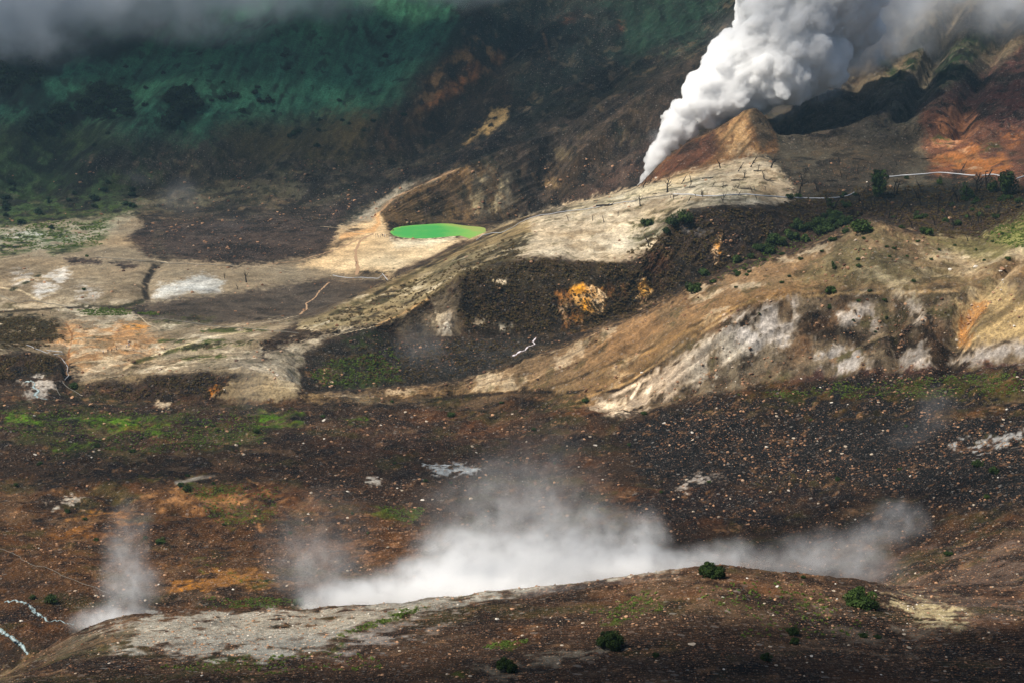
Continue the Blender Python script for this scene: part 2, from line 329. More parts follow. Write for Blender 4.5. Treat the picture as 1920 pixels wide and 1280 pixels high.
area([(1395,207),(1415,200),(1440,222),(1450,260),(1430,280),(1415,240)], (112,94,72), 5, 5)  # shaded right flank of the cone, painted darker
area([(1348,245),(1390,212),(1408,205),(1402,240),(1420,285),(1370,290)], (156,122,84), 8, 8, brk=.1, bs=4)
area([(1720,210),(1760,180),(1850,140),(1920,90),(R_,0),(R_,350),(1920,350),(1830,335),(1740,330),(1735,270)], (122,82,64), 10, 10, grav=1)
area([(1760,180),(1860,130),(1920,95),(R_,20),(R_,230),(1920,240),(1870,235),(1800,190)], (104,62,56), 14, 10, a=.9, grav=1)
area([(1740,300),(1780,280),(1830,272),(1880,290),(1900,325),(1760,330)], (160,104,60), 10, 8, brk=.2, bs=6, grav=.8)
area([(1740,240),(1790,200),(1840,220),(1800,280),(1745,275)], (160,110,78), 12, 10, brk=.2, grav=1)
blob(1900,260,20,20,(150,96,60)); blob(1765,318,24,12,(140,86,58)); blob(1690,215,20,16,(66,74,56)); blob(1765,262,14,5,(86,110,50)); blob(1855,275,16,5,(88,110,56))
# spurs between cone and forest
area([(1300,330),(1420,292),(1520,285),(1600,280),(1740,300),(1740,340),(1640,360),(1500,380),(1400,378),(1290,370)], (98,90,74), 10, 10, grav=.7)
area([(1500,340),(1560,300),(1660,260),(1720,240),(1720,300),(1640,350),(1560,372)], (84,76,62), 12, 12, grav=.7)
# plateau
area([(905,440),(960,415),(1060,385),(1200,352),(1290,325),(1420,292),(1440,300),(1470,330),(1500,372),(1440,385),(1350,385),(1290,395),(1250,420),(1230,460),(1200,485),(1150,495),(1080,490),(1000,480),(960,490),(900,470)], (164,150,128), 8, 7, grav=.4)
area([(990,425),(1060,400),(1180,385),(1220,400),(1200,440),(1170,480),(1090,490),(1010,478),(980,450)], (194,180,156), 14, 10, a=.9, brk=-.2, bs=5, grav=.3)
area([(1060,386),(1200,352),(1290,325),(1320,330),(1280,350),(1200,370),(1080,400)], (196,176,142), 6, 6)
area([(1260,380),(1330,335),(1420,340),(1460,370),(1400,384),(1300,384)], (150,140,118), 10, 8, brk=.3, bs=4)
stroke([(1230,460),(1280,430),(1350,400)], (120,104,82), 5, 6, brk=.3)
for q in [[(1240,395),(1320,378),(1400,374)],[(1330,350),(1400,352),(1450,365)],[(1280,345),(1330,330)],[(1010,402),(1100,385),(1180,372)],[(1140,372),(1200,362),(1300,350)],[(1190,470),(1240,440)],[(1300,360),(1340,342),(1390,338)]]:
    stroke(q, (112,104,84), 1.6, 2.5, a=.85, wob=5, brk=.2)
area([(1190,420),(1230,395),(1300,392),(1280,415),(1240,440),(1200,465),(1180,450)], (104,98,66), 10, 10, brk=.1, bs=5)
# dark gully sides below the plateau
area([(870,530),(880,505),(960,490),(1080,492),(1160,497),(1205,487),(1235,458),(1290,402),(1350,388),(1430,388),(1462,400),(1450,440),(1400,480),(1330,520),(1200,585),(1100,620),(1000,632),(880,632),(850,600)], (72,60,44), 7, 7, grav=.6)
area([(1270,410),(1350,392),(1430,392),(1460,405),(1440,450),(1380,480),(1300,500),(1270,450)], (78,62,50), 8, 8, grav=.7)
area([(1200,487),(1240,460),(1265,440),(1260,500),(1230,530),(1200,520)], (96,66,44), 8, 8, brk=.1)
area([(870,500),(950,490),(1150,497),(1200,500),(1200,530),(1050,545),(880,540)], (88,76,54), 10, 10, brk=.15, bs=5)
area([(930,560),(1060,540),(1160,590),(1060,622),(940,622)], (62,52,38), 10, 10, brk=.1)
area([(1068,545),(1085,533),(1100,537),(1128,540),(1137,560),(1128,585),(1100,590),(1080,575)], (214,150,60), 3, 4, brk=-.4, bs=2.5, grav=.3)
area([(1040,548),(1072,545),(1082,580),(1095,592),(1085,610),(1060,622),(1050,590)], (160,106,56), 7, 7, brk=.25, bs=3)
area([(1195,545),(1205,520),(1215,535),(1225,548),(1215,558),(1198,556)], (196,150,80), 4, 4, brk=-.3, bs=3)
area([(1338,498),(1336,470),(1340,445),(1348,442),(1350,460),(1345,490)], (206,140,62), 3, 4, brk=-.3, bs=3)
blob(1150,545,26,12,(140,96,52)); blob(1085,600,20,16,(150,104,54)); blob(940,528,12,3,(206,182,150),brk=0,f=3); blob(1305,432,24,9,(120,114,108)); blob(1240,530,18,14,(90,62,42))
area([(735,620),(750,590),(800,562),(862,520),(872,560),(868,628),(800,636),(745,632)], (116,104,86), 8, 8, brk=-.1, grav=.5)
area([(815,628),(820,598),(850,588),(858,600),(850,628)], (196,190,176), 6, 8, brk=.2, bs=3)
blob(910,602,14,6,(160,152,136)); blob(950,612,12,4,(150,144,130)); blob(770,660,20,5,(140,132,118)); blob(785,666,30,6,(120,114,104),brk=.4)
# banded grassy slope left of the plateau
area([(560,602),(650,562),(730,527),(800,492),(870,455),(905,437),(990,405),(1000,440),(900,505),(862,522),(800,562),(740,600),(700,612),(620,622),(560,615)], (142,126,94), 5, 5, grav=.4)
for i, q in enumerate([[(640,600),(740,552),(830,505),(900,460)],[(660,607),(760,570),(840,520)],[(620,592),(720,545),(820,490),(900,450)],[(600,604),(690,572),(760,535)],[(850,470),(900,448),(960,424)],[(870,500),(930,470),(960,450)]]):
    stroke(q, [(96,90,56),(88,76,56)][i % 2], 3.2, 5, a=.75, wob=6, brk=.25)
stroke([(800,500),(870,462),(915,440),(990,408),(1060,396)], (92,78,60), 2.5, 3, a=.8)
stroke([(705,612),(760,585),(805,560)], (186,150,104), 1.8, 2.5, a=.8)
area([(800,560),(870,510),(900,480),(980,440),(1000,460),(960,490),(880,512)], (100,90,62), 8, 8, brk=.1)
# left flats
area([(L,440),(0,425),(250,400),(270,420),(240,450),(280,480),(450,497),(600,480),(720,520),(650,560),(560,600),(500,640),(480,700),(300,705),(150,722),(120,665),(L,665)], (142,127,104), 8, 10, grav=.5)
area([(540,640),(700,613),(620,632),(570,660),(560,735),(480,750),(470,700),(500,665)], (150,136,114), 8, 8, grav=.6)
area([(L,425),(60,425),(250,405),(200,440),(80,470),(L,480)], (150,144,124), 10, 10, brk=-.1, grav=.4)
for q in [((0,440),(80,430),(60,470),(0,480)), ((90,465),(200,440),(190,455),(110,480)), ((60,440),(120,425),(140,440),(90,460)), ((150,420),(220,405),(210,420),(160,430)),((0,420),(120,412),(180,398),(0,400))]:
    area(q, (84,102,50), 8, 12, brk=.2, bs=6, grav=.2)
area([(120,485),(190,486),(188,496),(130,495)], (92,76,68), 4, 4); area([(200,490),(262,493),(250,505),(215,500)], (96,80,70), 5, 5, brk=.2)
area([(60,545),(95,508),(130,503),(130,525),(100,545),(70,560)], (196,192,184), 6, 8, brk=.1, bs=4); blob(165,550,24,12,(182,176,166)); blob(40,520,20,14,(176,170,160)); blob(45,440,34,5,(196,190,180))
area([(290,560),(300,535),(350,525),(380,515),(420,528),(410,548),(350,550),(310,562)], (190,188,180), 6, 7, brk=0, bs=4)
stroke([(275,560),(272,530),(290,500),(300,490)], (82,72,58), 6, 7, brk=.15); stroke([(155,575),(220,578),(265,565)], (74,76,44), 4, 5, brk=.05)
stroke([(300,440),(290,460),(310,480)], (96,84,68), 12, 10, brk=.1); stroke([(0,585),(80,580),(160,576),(300,584),(380,590)], (92,80,58), 2.5, 4, brk=.1)
stroke([(75,565),(40,545),(0,540)], (196,180,150), 1.2, 2); stroke([(20,545),(75,515)], (84,88,54), 3, 4, brk=.3)
area([(255,572),(320,560),(420,552),(560,530),(620,520),(720,528),(650,560),(590,592),(470,604),(410,612),(300,600),(250,590)], (108,94,80), 7, 7, grav=.5)
for q in [[(300,575),(420,566),(520,560),(620,540)],[(320,590),(420,584),(560,580)],[(420,560),(520,545),(600,535)]]: stroke(q, (84,74,62), 2, 3, a=.7, wob=5, brk=.3)
area([(560,500),(610,480),(640,425),(700,412),(715,405),(735,450),(850,448),(905,440),(870,455),(800,485),(730,520),(640,508)], (208,182,144), 6, 5, grav=.15)
area([(600,480),(640,440),(655,418),(700,415),(660,450),(620,475)], (120,102,80), 8, 8, brk=.1)
area([(735,450),(850,447),(800,462),(740,465)], (232,212,178), 6, 4)
stroke([(700,408),(714,396),(735,375),(780,350),(850,320)], (158,128,98), 1.8, 3)
stroke([(640,444),(700,432),(712,420),(708,402)], (200,160,116), 4, 6)
area([(740,505),(800,490),(855,455),(905,445),(860,462),(810,488),(745,515)], (104,82,64), 4, 5)
blob(700,512,34,6,(80,70,54),brk=0)
area([(L,600),(60,592),(100,598),(120,620),(110,640),(0,655),(L,655)], (86,78,50), 8, 10, brk=.05, bs=4, grav=.2)
area([(120,612),(250,605),(300,640),(280,670),(160,690),(130,680),(100,640)], (172,132,92), 18, 14, brk=.12, bs=10, grav=.4)
blob(250,612,28,5,(202,140,74),brk=0); blob(215,668,28,4,(196,180,150)); blob(340,598,50,8,(100,100,56))
area([(0,672),(60,660),(112,672),(116,700),(60,712),(0,716)], (66,56,46), 6, 6)
area([(150,722),(300,706),(400,698),(440,700),(430,740),(300,752),(150,745)], (84,72,62), 7, 7, brk=-.1, grav=.6)
area([(320,708),(400,698),(430,705),(400,735),(350,740),(310,735)], (62,52,46), 7, 7, brk=.1)  # shade on the scarp face, painted into the ground colour
area([(390,735),(405,718),(430,708),(420,730),(400,745)], (168,112,66), 5, 5, brk=.2, bs=2.5)
area([(400,745),(440,705),(480,694),(560,740),(520,760),(430,758)], (142,126,102), 7, 7, grav=.4)
stroke([(123,608),(136,625),(130,655),(125,700)], (150,108,72), 1.6, 2.5)
stroke([(230,690),(290,665),(400,630),(470,620)], (196,176,142), 1.3, 2.2); stroke([(250,680),(330,655),(420,640)], (104,102,60), 4, 5, brk=.35)
for q in [[(300,640),(420,640)],[(340,655),(480,640)],[(380,620),(500,618)],[(340,672),(420,665)]]: stroke(q, (96,104,52), 4, 5, brk=.5, bs=3)
# green gully floor
area([(565,690),(600,655),(640,635),(700,618),(760,640),(870,636),(1000,632),(1060,628),(1040,650),(960,684),(850,716),(700,730),(600,732),(570,725)], (68,62,48), 6, 6, grav=.9)
area([(700,650),(870,640),(1000,636),(960,680),(860,705),(740,690)], (70,68,62), 10, 8, brk=0, bs=5, grav=1)
for q in [((590,690),(660,672),(720,680),(660,700)), ((600,720),(680,705),(760,712),(680,728)),((640,640),(700,620),(720,640),(660,655))]:
    area(q, (84,98,44), 7, 8, brk=.2, bs=4, grav=.3)
blob(600,705,22,12,(150,108,72)); blob(705,690,14,4,(110,130,56))
# spur
area([(560,740),(700,732),(850,717),(960,685),(1080,642),(1200,592),(1300,542),(1400,503),(1500,471),(1640,415),(1720,437),(1830,447),(R_,380),(R_,690),(1700,697),(1500,708),(1300,745),(1200,774),(1100,768),(900,764),(600,762)], (138,114,86), 5, 5, grav=.7)
area([(1110,755),(1190,700),(1280,636),(1400,574),(1470,554),(1700,548),(1860,530),(R_,480),(R_,690),(1700,697),(1500,708),(1300,745),(1200,772)], (122,108,90), 8, 8, grav=.6)
area([(1120,620),(1300,545),(1420,500),(1560,470),(1620,500),(1500,550),(1300,620),(1100,690)], (146,116,84), 18, 12, grav=.7)
area([(1560,450),(1640,430),(1760,470),(1820,530),(1600,540),(1500,520)], (128,114,82), 20, 14, brk=.1, bs=10, grav=.7)
area([(1830,450),(1880,425),(1920,402),(R_,370),(R_,470),(1880,470)], (136,136,84), 12, 8, grav=.2)
area([(1740,440),(1840,448),(1920,470),(1860,500),(1760,480)], (126,118,80), 14, 10, grav=.4)
area([(1730,470),(1800,475),(1860,500),(1820,520),(1760,500)], (164,146,118), 12, 10, brk=.1)
area([(700,742),(880,740),(1000,736),(1090,740),(1080,765),(900,762),(740,762)], (96,78,58), 7, 7, brk=0, grav=.6)
area([(640,742),(740,752),(820,748),(800,762),(680,760)], (124,112,94), 6, 6)
stroke([(740,758),(800,752),(870,742),(960,735),(1080,735),(1180,730)], (66,54,42), 3.2, 4, brk=.05)  # dark line paints the shadow under the scarp crest
stroke([(1080,752),(1180,715),(1280,645),(1380,585)], (164,138,104), 2, 4, a=.6); stroke([(1150,742),(1230,700)], (220,204,184), 3, 4, brk=.1)
stroke([(1120,700),(1250,640),(1420,560)], (160,130,92), 3, 6, a=.6, wob=5); stroke([(1000,735),(1100,700),(1220,650),(1320,600)], (90,78,58), 2, 4, a=.6, wob=6, brk=.1)
stroke([(1440,560),(1600,550),(1800,545)], (168,140,104), 2.2, 4, a=.7)
W_ = (172,162,152)
area([(1098,765),(1150,748),(1200,722),(1240,695),(1290,655),(1345,640),(1300,700),(1240,748),(1200,770),(1150,776)], (158,146,132), 12, 10, brk=.05, bs=6, grav=.4)
area([(1095,768),(1140,755),(1180,752),(1180,770),(1130,775)], (206,192,172), 5, 6, brk=-.1, bs=3)
stroke([(1185,745),(1200,720)], (236,222,204), 2.5, 3); stroke([(1215,735),(1232,690)], (214,200,184), 4, 5, brk=.1)
area([(1370,610),(1440,570),(1510,558),(1500,600),(1470,640),(1420,660),(1380,650),(1360,630)], W_, 12, 12, brk=.12, bs=5, grav=.3)
area([(1290,670),(1370,620),(1400,650),(1340,720),(1290,720)], (160,150,136), 14, 12, brk=.15, bs=5)
for q in [((1530,655),(1550,652),(1555,690),(1540,688)),((1555,660),(1575,655),(1572,690)),((1580,660),(1615,650),(1630,690),(1590,705),(1560,700)),((1680,670),(1730,650),(1760,690),(1690,694)),((1790,680),(1830,660),(1920,630),(R_,600),(R_,690),(1920,684)),((1690,560),(1720,552),(1730,600),(1700,600)),((1570,590),(1640,560),(1650,610),(1600,640))]:
    area(q, (160,152,144), 13, 10, brk=.22, bs=4, grav=.4)
area([(1800,560),(1870,520),(1920,560),(R_,540),(R_,600),(1850,640),(1790,660),(1780,640)], (164,144,112), 12, 10, brk=0, grav=.7)
area([(1795,650),(1800,600),(1830,570),(1850,560),(1850,580),(1820,620),(1810,650)], (176,132,92), 6, 6, brk=0, grav=1)
area([(1560,610),(1640,625),(1690,640),(1680,655),(1600,650),(1545,625)], (88,78,66), 7, 8, brk=.1); stroke([(1530,590),(1570,620),(1640,632),(1720,640)], (74,64,54), 3, 4, brk=.1)
area([(1680,560),(1700,560),(1700,640),(1680,680),(1672,620)], (96,78,60), 6, 6, brk=.2, grav=1)
area([(1440,720),(1560,690),(1700,690),(1920,680),(R_,670),(R_,692),(1700,704),(1560,712)], (104,76,68), 4, 5, brk=.05, grav=1)
# lower basin
area([(L,716),(150,745),(300,752),(600,762),(1100,770),(1180,800),(1150,900),(1000,1000),(500,900),(300,880),(L,900)], (86,64,47), 12, 12, grav=1)
area([(0,760),(300,765),(520,780),(480,830),(300,860),(100,850),(0,820)], (86,88,50), 16, 14, brk=.15, bs=9, grav=.7)
for q in [((0,775),(80,778),(70,800),(10,795)),((90,780),(240,782),(330,800),(200,812)),((120,830),(180,835),(150,850),(100,845)),((220,795),(330,805),(300,815)),((480,770),(570,775),(560,800),(480,800)),((640,790),(690,785),(670,800))]:
    area(q, (96,128,50), 6, 8, brk=.25, bs=4, grav=.2)
area([(560,830),(700,800),(900,790),(1000,820),(900,860),(700,870)], (94,70,56), 18, 14, brk=.1, bs=14, grav=.9)
area([(L,900),(150,900),(400,905),(620,940),(860,1020),(600,1150),(0,1200),(L,1280)], (108,76,50), 16, 16, grav=.8)
area([(250,930),(330,915),(400,925),(560,930),(500,950),(420,955),(300,950)], (146,110,80), 8, 8, brk=.05, grav=.4)
area([(130,950),(170,928),(230,945),(270,958),(200,965),(60,980)], (66,50,42), 8, 8, brk=-.1, grav=.5)
area([(150,960),(240,962),(260,990),(180,1000),(100,1010)], (150,106,66), 12, 12, brk=.2, grav=.5)
area([(340,1080),(380,1085),(400,1110),(350,1120),(320,1105)], (196,136,76), 12, 10, brk=.05, grav=.4); area([(290,1085),(450,1060),(560,1090),(480,1120),(320,1120)], (158,112,72), 16, 12, brk=.2, grav=.8)
area([(640,1035),(720,1025),(800,1030),(780,1055),(700,1062)], (140,104,78), 14, 12, brk=.3, bs=4, grav=.8)
stroke([(455,890),(520,935),(580,965),(600,1000)], (150,114,86), 2.5, 6, wob=9, brk=.3); stroke([(430,930),(480,970),(490,1000)], (160,120,88), 4, 6, brk=.3)
for q in [((350,905),(450,915),(440,935),(370,930)),((400,960),(520,955),(500,980),(420,980)),((700,950),(790,955),(770,985),(720,975)),((370,1050),(420,1050),(400,1065)),((430,1085),(520,1090),(480,1110)),((1120,945),(1160,950),(1140,960)),((260,900),(380,890),(330,905))]:
    area(q, (98,104,46), 6, 8, brk=.3, bs=3, grav=.3)
area([(360,1125),(520,1120),(620,1125),(560,1140),(380,1140)], (72,62,44), 6, 6, brk=0)
area([(800,875),(860,868),(915,880),(880,890),(815,888)], (180,180,176), 4, 6, brk=.15, bs=3, grav=1); blob(700,903,12,6,(170,166,158),brk=0,f=3); blob(305,758,14,6,(184,168,146),brk=0,f=3)
blob(130,940,34,7,(160,152,140),brk=.2); stroke([(100,955),(140,935)], (170,164,152), 3, 4, brk=.1); stroke([(330,905),(400,890)], (150,142,130), 3, 5, brk=.2)
# scorched slope
area([(1170,810),(1250,765),(1400,735),(1560,712),(R_,690),(R_,960),(1840,950),(1700,930),(1560,900),(1400,900),(1280,930),(1200,880)], (42,28,17), 14, 12, grav=1)
area([(1150,930),(1280,900),(1560,900),(1800,940),(1700,1000),(1500,1010),(1350,980),(1200,980)], (56,40,26), 20, 14, grav=1)
area([(1380,740),(1500,722),(1680,712),(1920,700),(R_,690),(R_,740),(1800,750),(1600,748),(1440,770)], (84,80,36), 9, 10, brk=.2, bs=4, grav=.5)
area([(1250,770),(1500,760),(1700,770),(1650,800),(1400,790)], (70,62,34), 9, 9, brk=.45, bs=4, grav=.8)
area([(1700,760),(1920,745),(R_,740),(R_,765),(1750,785)], (104,84,58), 8, 8, brk=.2, grav=.7)
area([(1780,830),(1840,815),(1900,810),(R_,790),(R_,815),(1850,835),(1800,845)], (164,160,154), 7, 8, brk=.2, bs=3, grav=1)
area([(1268,918),(1290,898),(1350,884),(1356,890),(1310,905),(1285,922)], (150,144,138), 4, 5, brk=.1, bs=3, grav=.9)
area([(1430,940),(1560,930),(1700,935),(1680,975),(1500,985)], (86,66,50), 16, 12, brk=.1, grav=1)
area([(1680,985),(1760,960),(1920,965),(R_,960),(R_,1000),(1760,1010)], (104,76,52), 10, 8, brk=0, grav=.9)
# foreground ridge and the stony ground on its right
area([(1640,1095),(1700,1040),(1800,1000),(1920,990),(R_,980),(R_,1500),(1700,1300)], (114,98,88), 14, 10, grav=1)
area([(L,1420),(0,1272),(140,1188),(250,1151),(600,1131),(960,1098),(1330,1053),(1500,1074),(1650,1099),(1720,1130),(1920,1200),(R_,1250),(R_,1900),(L,1900)], (92,70,54), 5, 4, grav=1)
area([(1100,1085),(1330,1058),(1500,1085),(1620,1110),(1500,1160),(1200,1160),(1050,1140)], (120,98,78), 24, 16, grav=.9)
area([(1640,1110),(1700,1115),(1800,1140),(1840,1165),(1800,1185),(1720,1160)], (172,158,128), 12, 10, brk=.1, bs=2, grav=.6)
area([(1500,1140),(1700,1160),(1800,1200),(1700,1240),(1560,1220)], (124,112,98), 24, 14, brk=.2, bs=3, grav=1)
area([(1830,1170),(1920,1160),(R_,1160),(R_,1400),(1700,1300),(1760,1220)], (76,55,36), 24, 14, grav=1)
area([(100,1212),(160,1178),(250,1151),(330,1147),(450,1150),(600,1132),(800,1115),(960,1098),(1150,1074),(1300,1058),(1250,1075),(1080,1092),(960,1118),(850,1145),(740,1165),(640,1200),(520,1232),(400,1240),(280,1228),(200,1225)], (150,147,138), 9, 7, brk=-.15, bs=3, grav=1)
area([(60,1240),(150,1185),(240,1165),(260,1190),(200,1225),(120,1250)], (112,104,88), 8, 7, brk=0, grav=.7)
area([(600,1215),(760,1160),(860,1150),(800,1190),(660,1235)], (134,128,122), 12, 8, brk=.1, bs=3, grav=.9)
for q in [((640,1195),(760,1140),(800,1135),(760,1155),(680,1190)),((380,1240),(460,1225),(440,1245)),((930,1205),(975,1205),(960,1215)),((1120,1165),(1160,1160),(1150,1175)),((560,1225),(640,1200),(620,1220)),((1180,1120),(1220,1115),(1210,1130)),((830,1270),(880,1260),(860,1278))]:
    area(q, (100,110,50), 4, 6, brk=.35, bs=1.2, grav=.2)
area([(900,1170),(1000,1160),(1020,1190),(940,1200)], (128,88,60), 10, 10, brk=.2, bs=3); area([(900,1260),(1000,1230),(1100,1215),(1150,1225),(1000,1260),(930,1280)], (134,126,112), 8, 8, brk=.25, bs=2)
area([(0,1255),(60,1240),(40,1270),(0,1300)], (128,112,90), 4, 4)
area([(40,716),(80,708),(104,712),(108,726),(92,734),(98,746),(60,752),(50,742),(66,728)], (168,160,150), 6, 8, brk=.25, bs=3)
#PAINT_END
def mottle(mask, col, scl, seed, lo, hi, a):
    m = (mask*sstep(lo, hi, fbm(GX, GY, scl, 5, seed, .6))*a)[..., None]
    COLR[:] = COLR*(1-m)+lin(col)*m
basin = sstep(.5, .8, GRAV)*sstep(11.0, 8.0, K)*sstep(60, 10, np.abs(COLR.mean(-1)-.1)*400)
lowb = sstep(9.2, 8.6, K)*sstep(.22, .14, COLR.mean(-1))
brownb = lowb*sstep(.02,.05,COLR.mean(-1))  # basin soil whose colour is not almost black
mottle(brownb, (120,78,50), 22, 1, .05, .45, .55); mottle(brownb, (52,37,25), 13, 8, .05, .4, .7); mottle(brownb, (120,100,80), 9, 11, .15, .45, .5)
mottle(brownb, (84,84,44), 11, 13, .12, .45, .55); mottle(lowb, (38,27,18), 4, 6, .1, .45, .6); mottle(lowb, (150,118,92), 3, 2, .3, .6, .6)
mid = sstep(8.6, 9.2, K)*sstep(16, 14, K); sand = mid*sstep(.12,.2,COLR.mean(-1))*(1-.8*calm)
mottle(sand, (128,110,84), 12, 4, .02, .4, .6); mottle(sand, (206,192,166), 10, 9, .1, .4, .5); mottle(sand, (98,92,62), 5, 12, .22, .45, .6); mottle(mid*(1-sand), (50,42,30), 6, 14, 0, .4, .6); mottle(mid*(1-sand), (112,90,62), 5, 3, .15, .45, .5)
far = sstep(17, 17.6, K)
dk = sstep(15, 16, K)*sstep(20.5, 20, K)*sstep(.16, .1, COLR.mean(-1))
mottle(dk, (46,38,34), 16, 2, 0, .35, .7); mottle(dk, (112,96,84), 8, 13, .1, .4, .45); mottle(dk, (36,30,28), 3, 7, .1, .45, .7)
mottle(far*sstep(.4,.6,GRAV), (58,50,40), 14, 5, .0, .4, .6); mottle(far*sstep(.4,.6,GRAV), (132,112,86), 7, 7, .2, .5, .5); mottle(far, (34,50,34), 9, 10, .22, .4, .5)
tone = 1 + 0.36*fbm(GX, GY, 26, 4, 7) + 0.26*fbm(GX, GY, 5, 3, 10) + (.25+.5*steep)*flow*np.clip(K-4,0,1)*(1-.7*calm)
lumc = COLR.mean(-1, keepdims=True)
COLR = COLR*np.clip((lumc/.23)**.95, .10, 1.02)
COLR = np.clip(COLR*tone[..., None], 0.003, 0.85)
gry = COLR.mean(-1, keepdims=True); COLR = np.clip(gry+(COLR-gry)*(1+.08+.22*sstep(9.6, 8.6, K))[..., None], .002, .85)
warmv = fbm(GX, GY, 38, 3, 15)
COLR[..., 0] *= 1+.10*warmv; COLR[..., 2] *= 1-.12*warmv

# ------------------------------------------------------------------ materials
def newmat(name):
    m = bpy.data.materials.new(name); m.use_nodes = True
    n = m.node_tree; n.nodes.clear()
    out = n.nodes.new('ShaderNodeOutputMaterial')
    return m, n, out
def N(n, t, **kw):
    nd = n.nodes.new(t)
    for k, v in kw.items():
        if k.startswith('_'): setattr(nd, k[1:], v)
        else:
            key = k.replace('__', ' ')
            nd.inputs[int(key[1:]) if key[0] == 'i' and key[1:].isdigit() else key].default_value = v
    return nd
def mathn(n, op, a, b=None, clamp=False):
    nd = n.nodes.new('ShaderNodeMath'); nd.operation = op; nd.use_clamp = clamp
    for i, v in enumerate((a, b)):
        if v is None: continue
        if isinstance(v, (int, float)): nd.inputs[i].default_value = v
        else: n.links.new(v, nd.inputs[i])
    return nd.outputs[0]
def ramp(n, src, pts):
    r = n.nodes.new('ShaderNodeValToRGB'); e = r.color_ramp.elements
    while len(e) > 1: e.remove(e[-1])
    e[0].position = pts[0][0]; e[0].color = (*pts[0][1], 1)
    for p, c in pts[1:]:
        x = e.new(p); x.color = (*c, 1)
    n.links.new(src, r.inputs[0]); return r.outputs[0]
def mixc(n, f, a, b, mode='MIX'):
    m = n.nodes.new('ShaderNodeMix'); m.data_type = 'RGBA'; m.blend_type = mode
    for s_, v in ((0, f), (6, a), (7, b)):
        if isinstance(v, (int, float)): m.inputs[s_].default_value = v
        elif isinstance(v, tuple): m.inputs[s_].default_value = (*v, 1)
        else: n.links.new(v, m.inputs[s_])
    return m.outputs[2]
def ground_material():
    m, n, out = newmat('stony_ground')
    at = n.nodes.new('ShaderNodeAttribute'); at.attribute_name = 'soil'
    gr = n.nodes.new('ShaderNodeAttribute'); gr.attribute_name = 'stony'
    geo = n.nodes.new('ShaderNodeNewGeometry'); pos = geo.outputs['Position']
    def noise(sc_, det=5, rough=.6):
        t = n.nodes.new('ShaderNodeTexNoise'); t.inputs['Scale'].default_value = sc_; t.inputs['Detail'].default_value = det; t.inputs['Roughness'].default_value = rough
        n.links.new(pos, t.inputs['Vector']); return t.outputs['Fac']
    def voro(sc_, feat='F1'):
        t = n.nodes.new('ShaderNodeTexVoronoi'); t.feature = feat; t.inputs['Scale'].default_value = sc_
        n.links.new(pos, t.inputs['Vector']); return t
    n1 = noise(.9, 6, .7); n2 = noise(.16, 5, .6)
    val = mathn(n, 'MULTIPLY_ADD', n1, 2.6); n.nodes[-1].inputs[2].default_value = -.3
    val2 = mathn(n, 'MULTIPLY_ADD', n2, 1.5); n.nodes[-1].inputs[2].default_value = .25
    base = mixc(n, 1.0, at.outputs['Color'], val, 'MULTIPLY')
    base = mixc(n, 1.0, base, val2, 'MULTIPLY')
    h = mathn(n, 'MULTIPLY', n1, .5)
    for sc_, th, gain in ((3.2, .24, .2), (1.5, .17, .35), (.7, .10, .5)):
        v = voro(sc_)
        sep = n.nodes.new('ShaderNodeSeparateColor'); n.links.new(v.outputs['Color'], sep.inputs[0])
        sel = mathn(n, 'GREATER_THAN', sep.outputs[0], 1-th*2.2)
        inn = mathn(n, 'LESS_THAN', v.outputs['Distance'], .36)
        mk = mathn(n, 'MULTIPLY', sel, inn)
        mk = mathn(n, 'MULTIPLY', mk, gr.outputs['Fac'])
        stone = ramp(n, sep.outputs[1], [(0, (.09,.07,.055)), (.3, (.20,.13,.09)), (.55, (.34,.22,.15)), (.8, (.36,.31,.27)), (1, (.52,.48,.43))])
        stone = mixc(n, .68, stone, at.outputs['Color'])
        stone = mixc(n, 1.0, stone, (1.15,1.15,1.15), 'MULTIPLY')
        mk2 = mathn(n, 'MULTIPLY', mk, .85)
        base = mixc(n, mk2, base, stone)
        dk = mathn(n, 'MULTIPLY', mathn(n, 'LESS_THAN', sep.outputs[2], .35), mathn(n, 'MULTIPLY', gr.outputs['Fac'], .25))
        base = mixc(n, mathn(n, 'MULTIPLY', dk, inn), base, (.02,.016,.013))
        h = mathn(n, 'ADD', h, mathn(n, 'MULTIPLY', mk, gain))
    bp = n.nodes.new('ShaderNodeBump'); bp.inputs['Strength'].default_value = 1.0; bp.inputs['Distance'].default_value = 1.6
    n.links.new(h, bp.inputs['Height'])
    b = n.nodes.new('ShaderNodeBsdfPrincipled'); b.inputs['Roughness'].default_value = .93
    b.inputs['Specular IOR Level'].default_value = .15
    n.links.new(base, b.inputs['Base Color']); n.links.new(bp.outputs[0], b.inputs['Normal'])
    n.links.new(b.outputs[0], out.inputs['Surface'])
    return m
M_GROUND = ground_material()
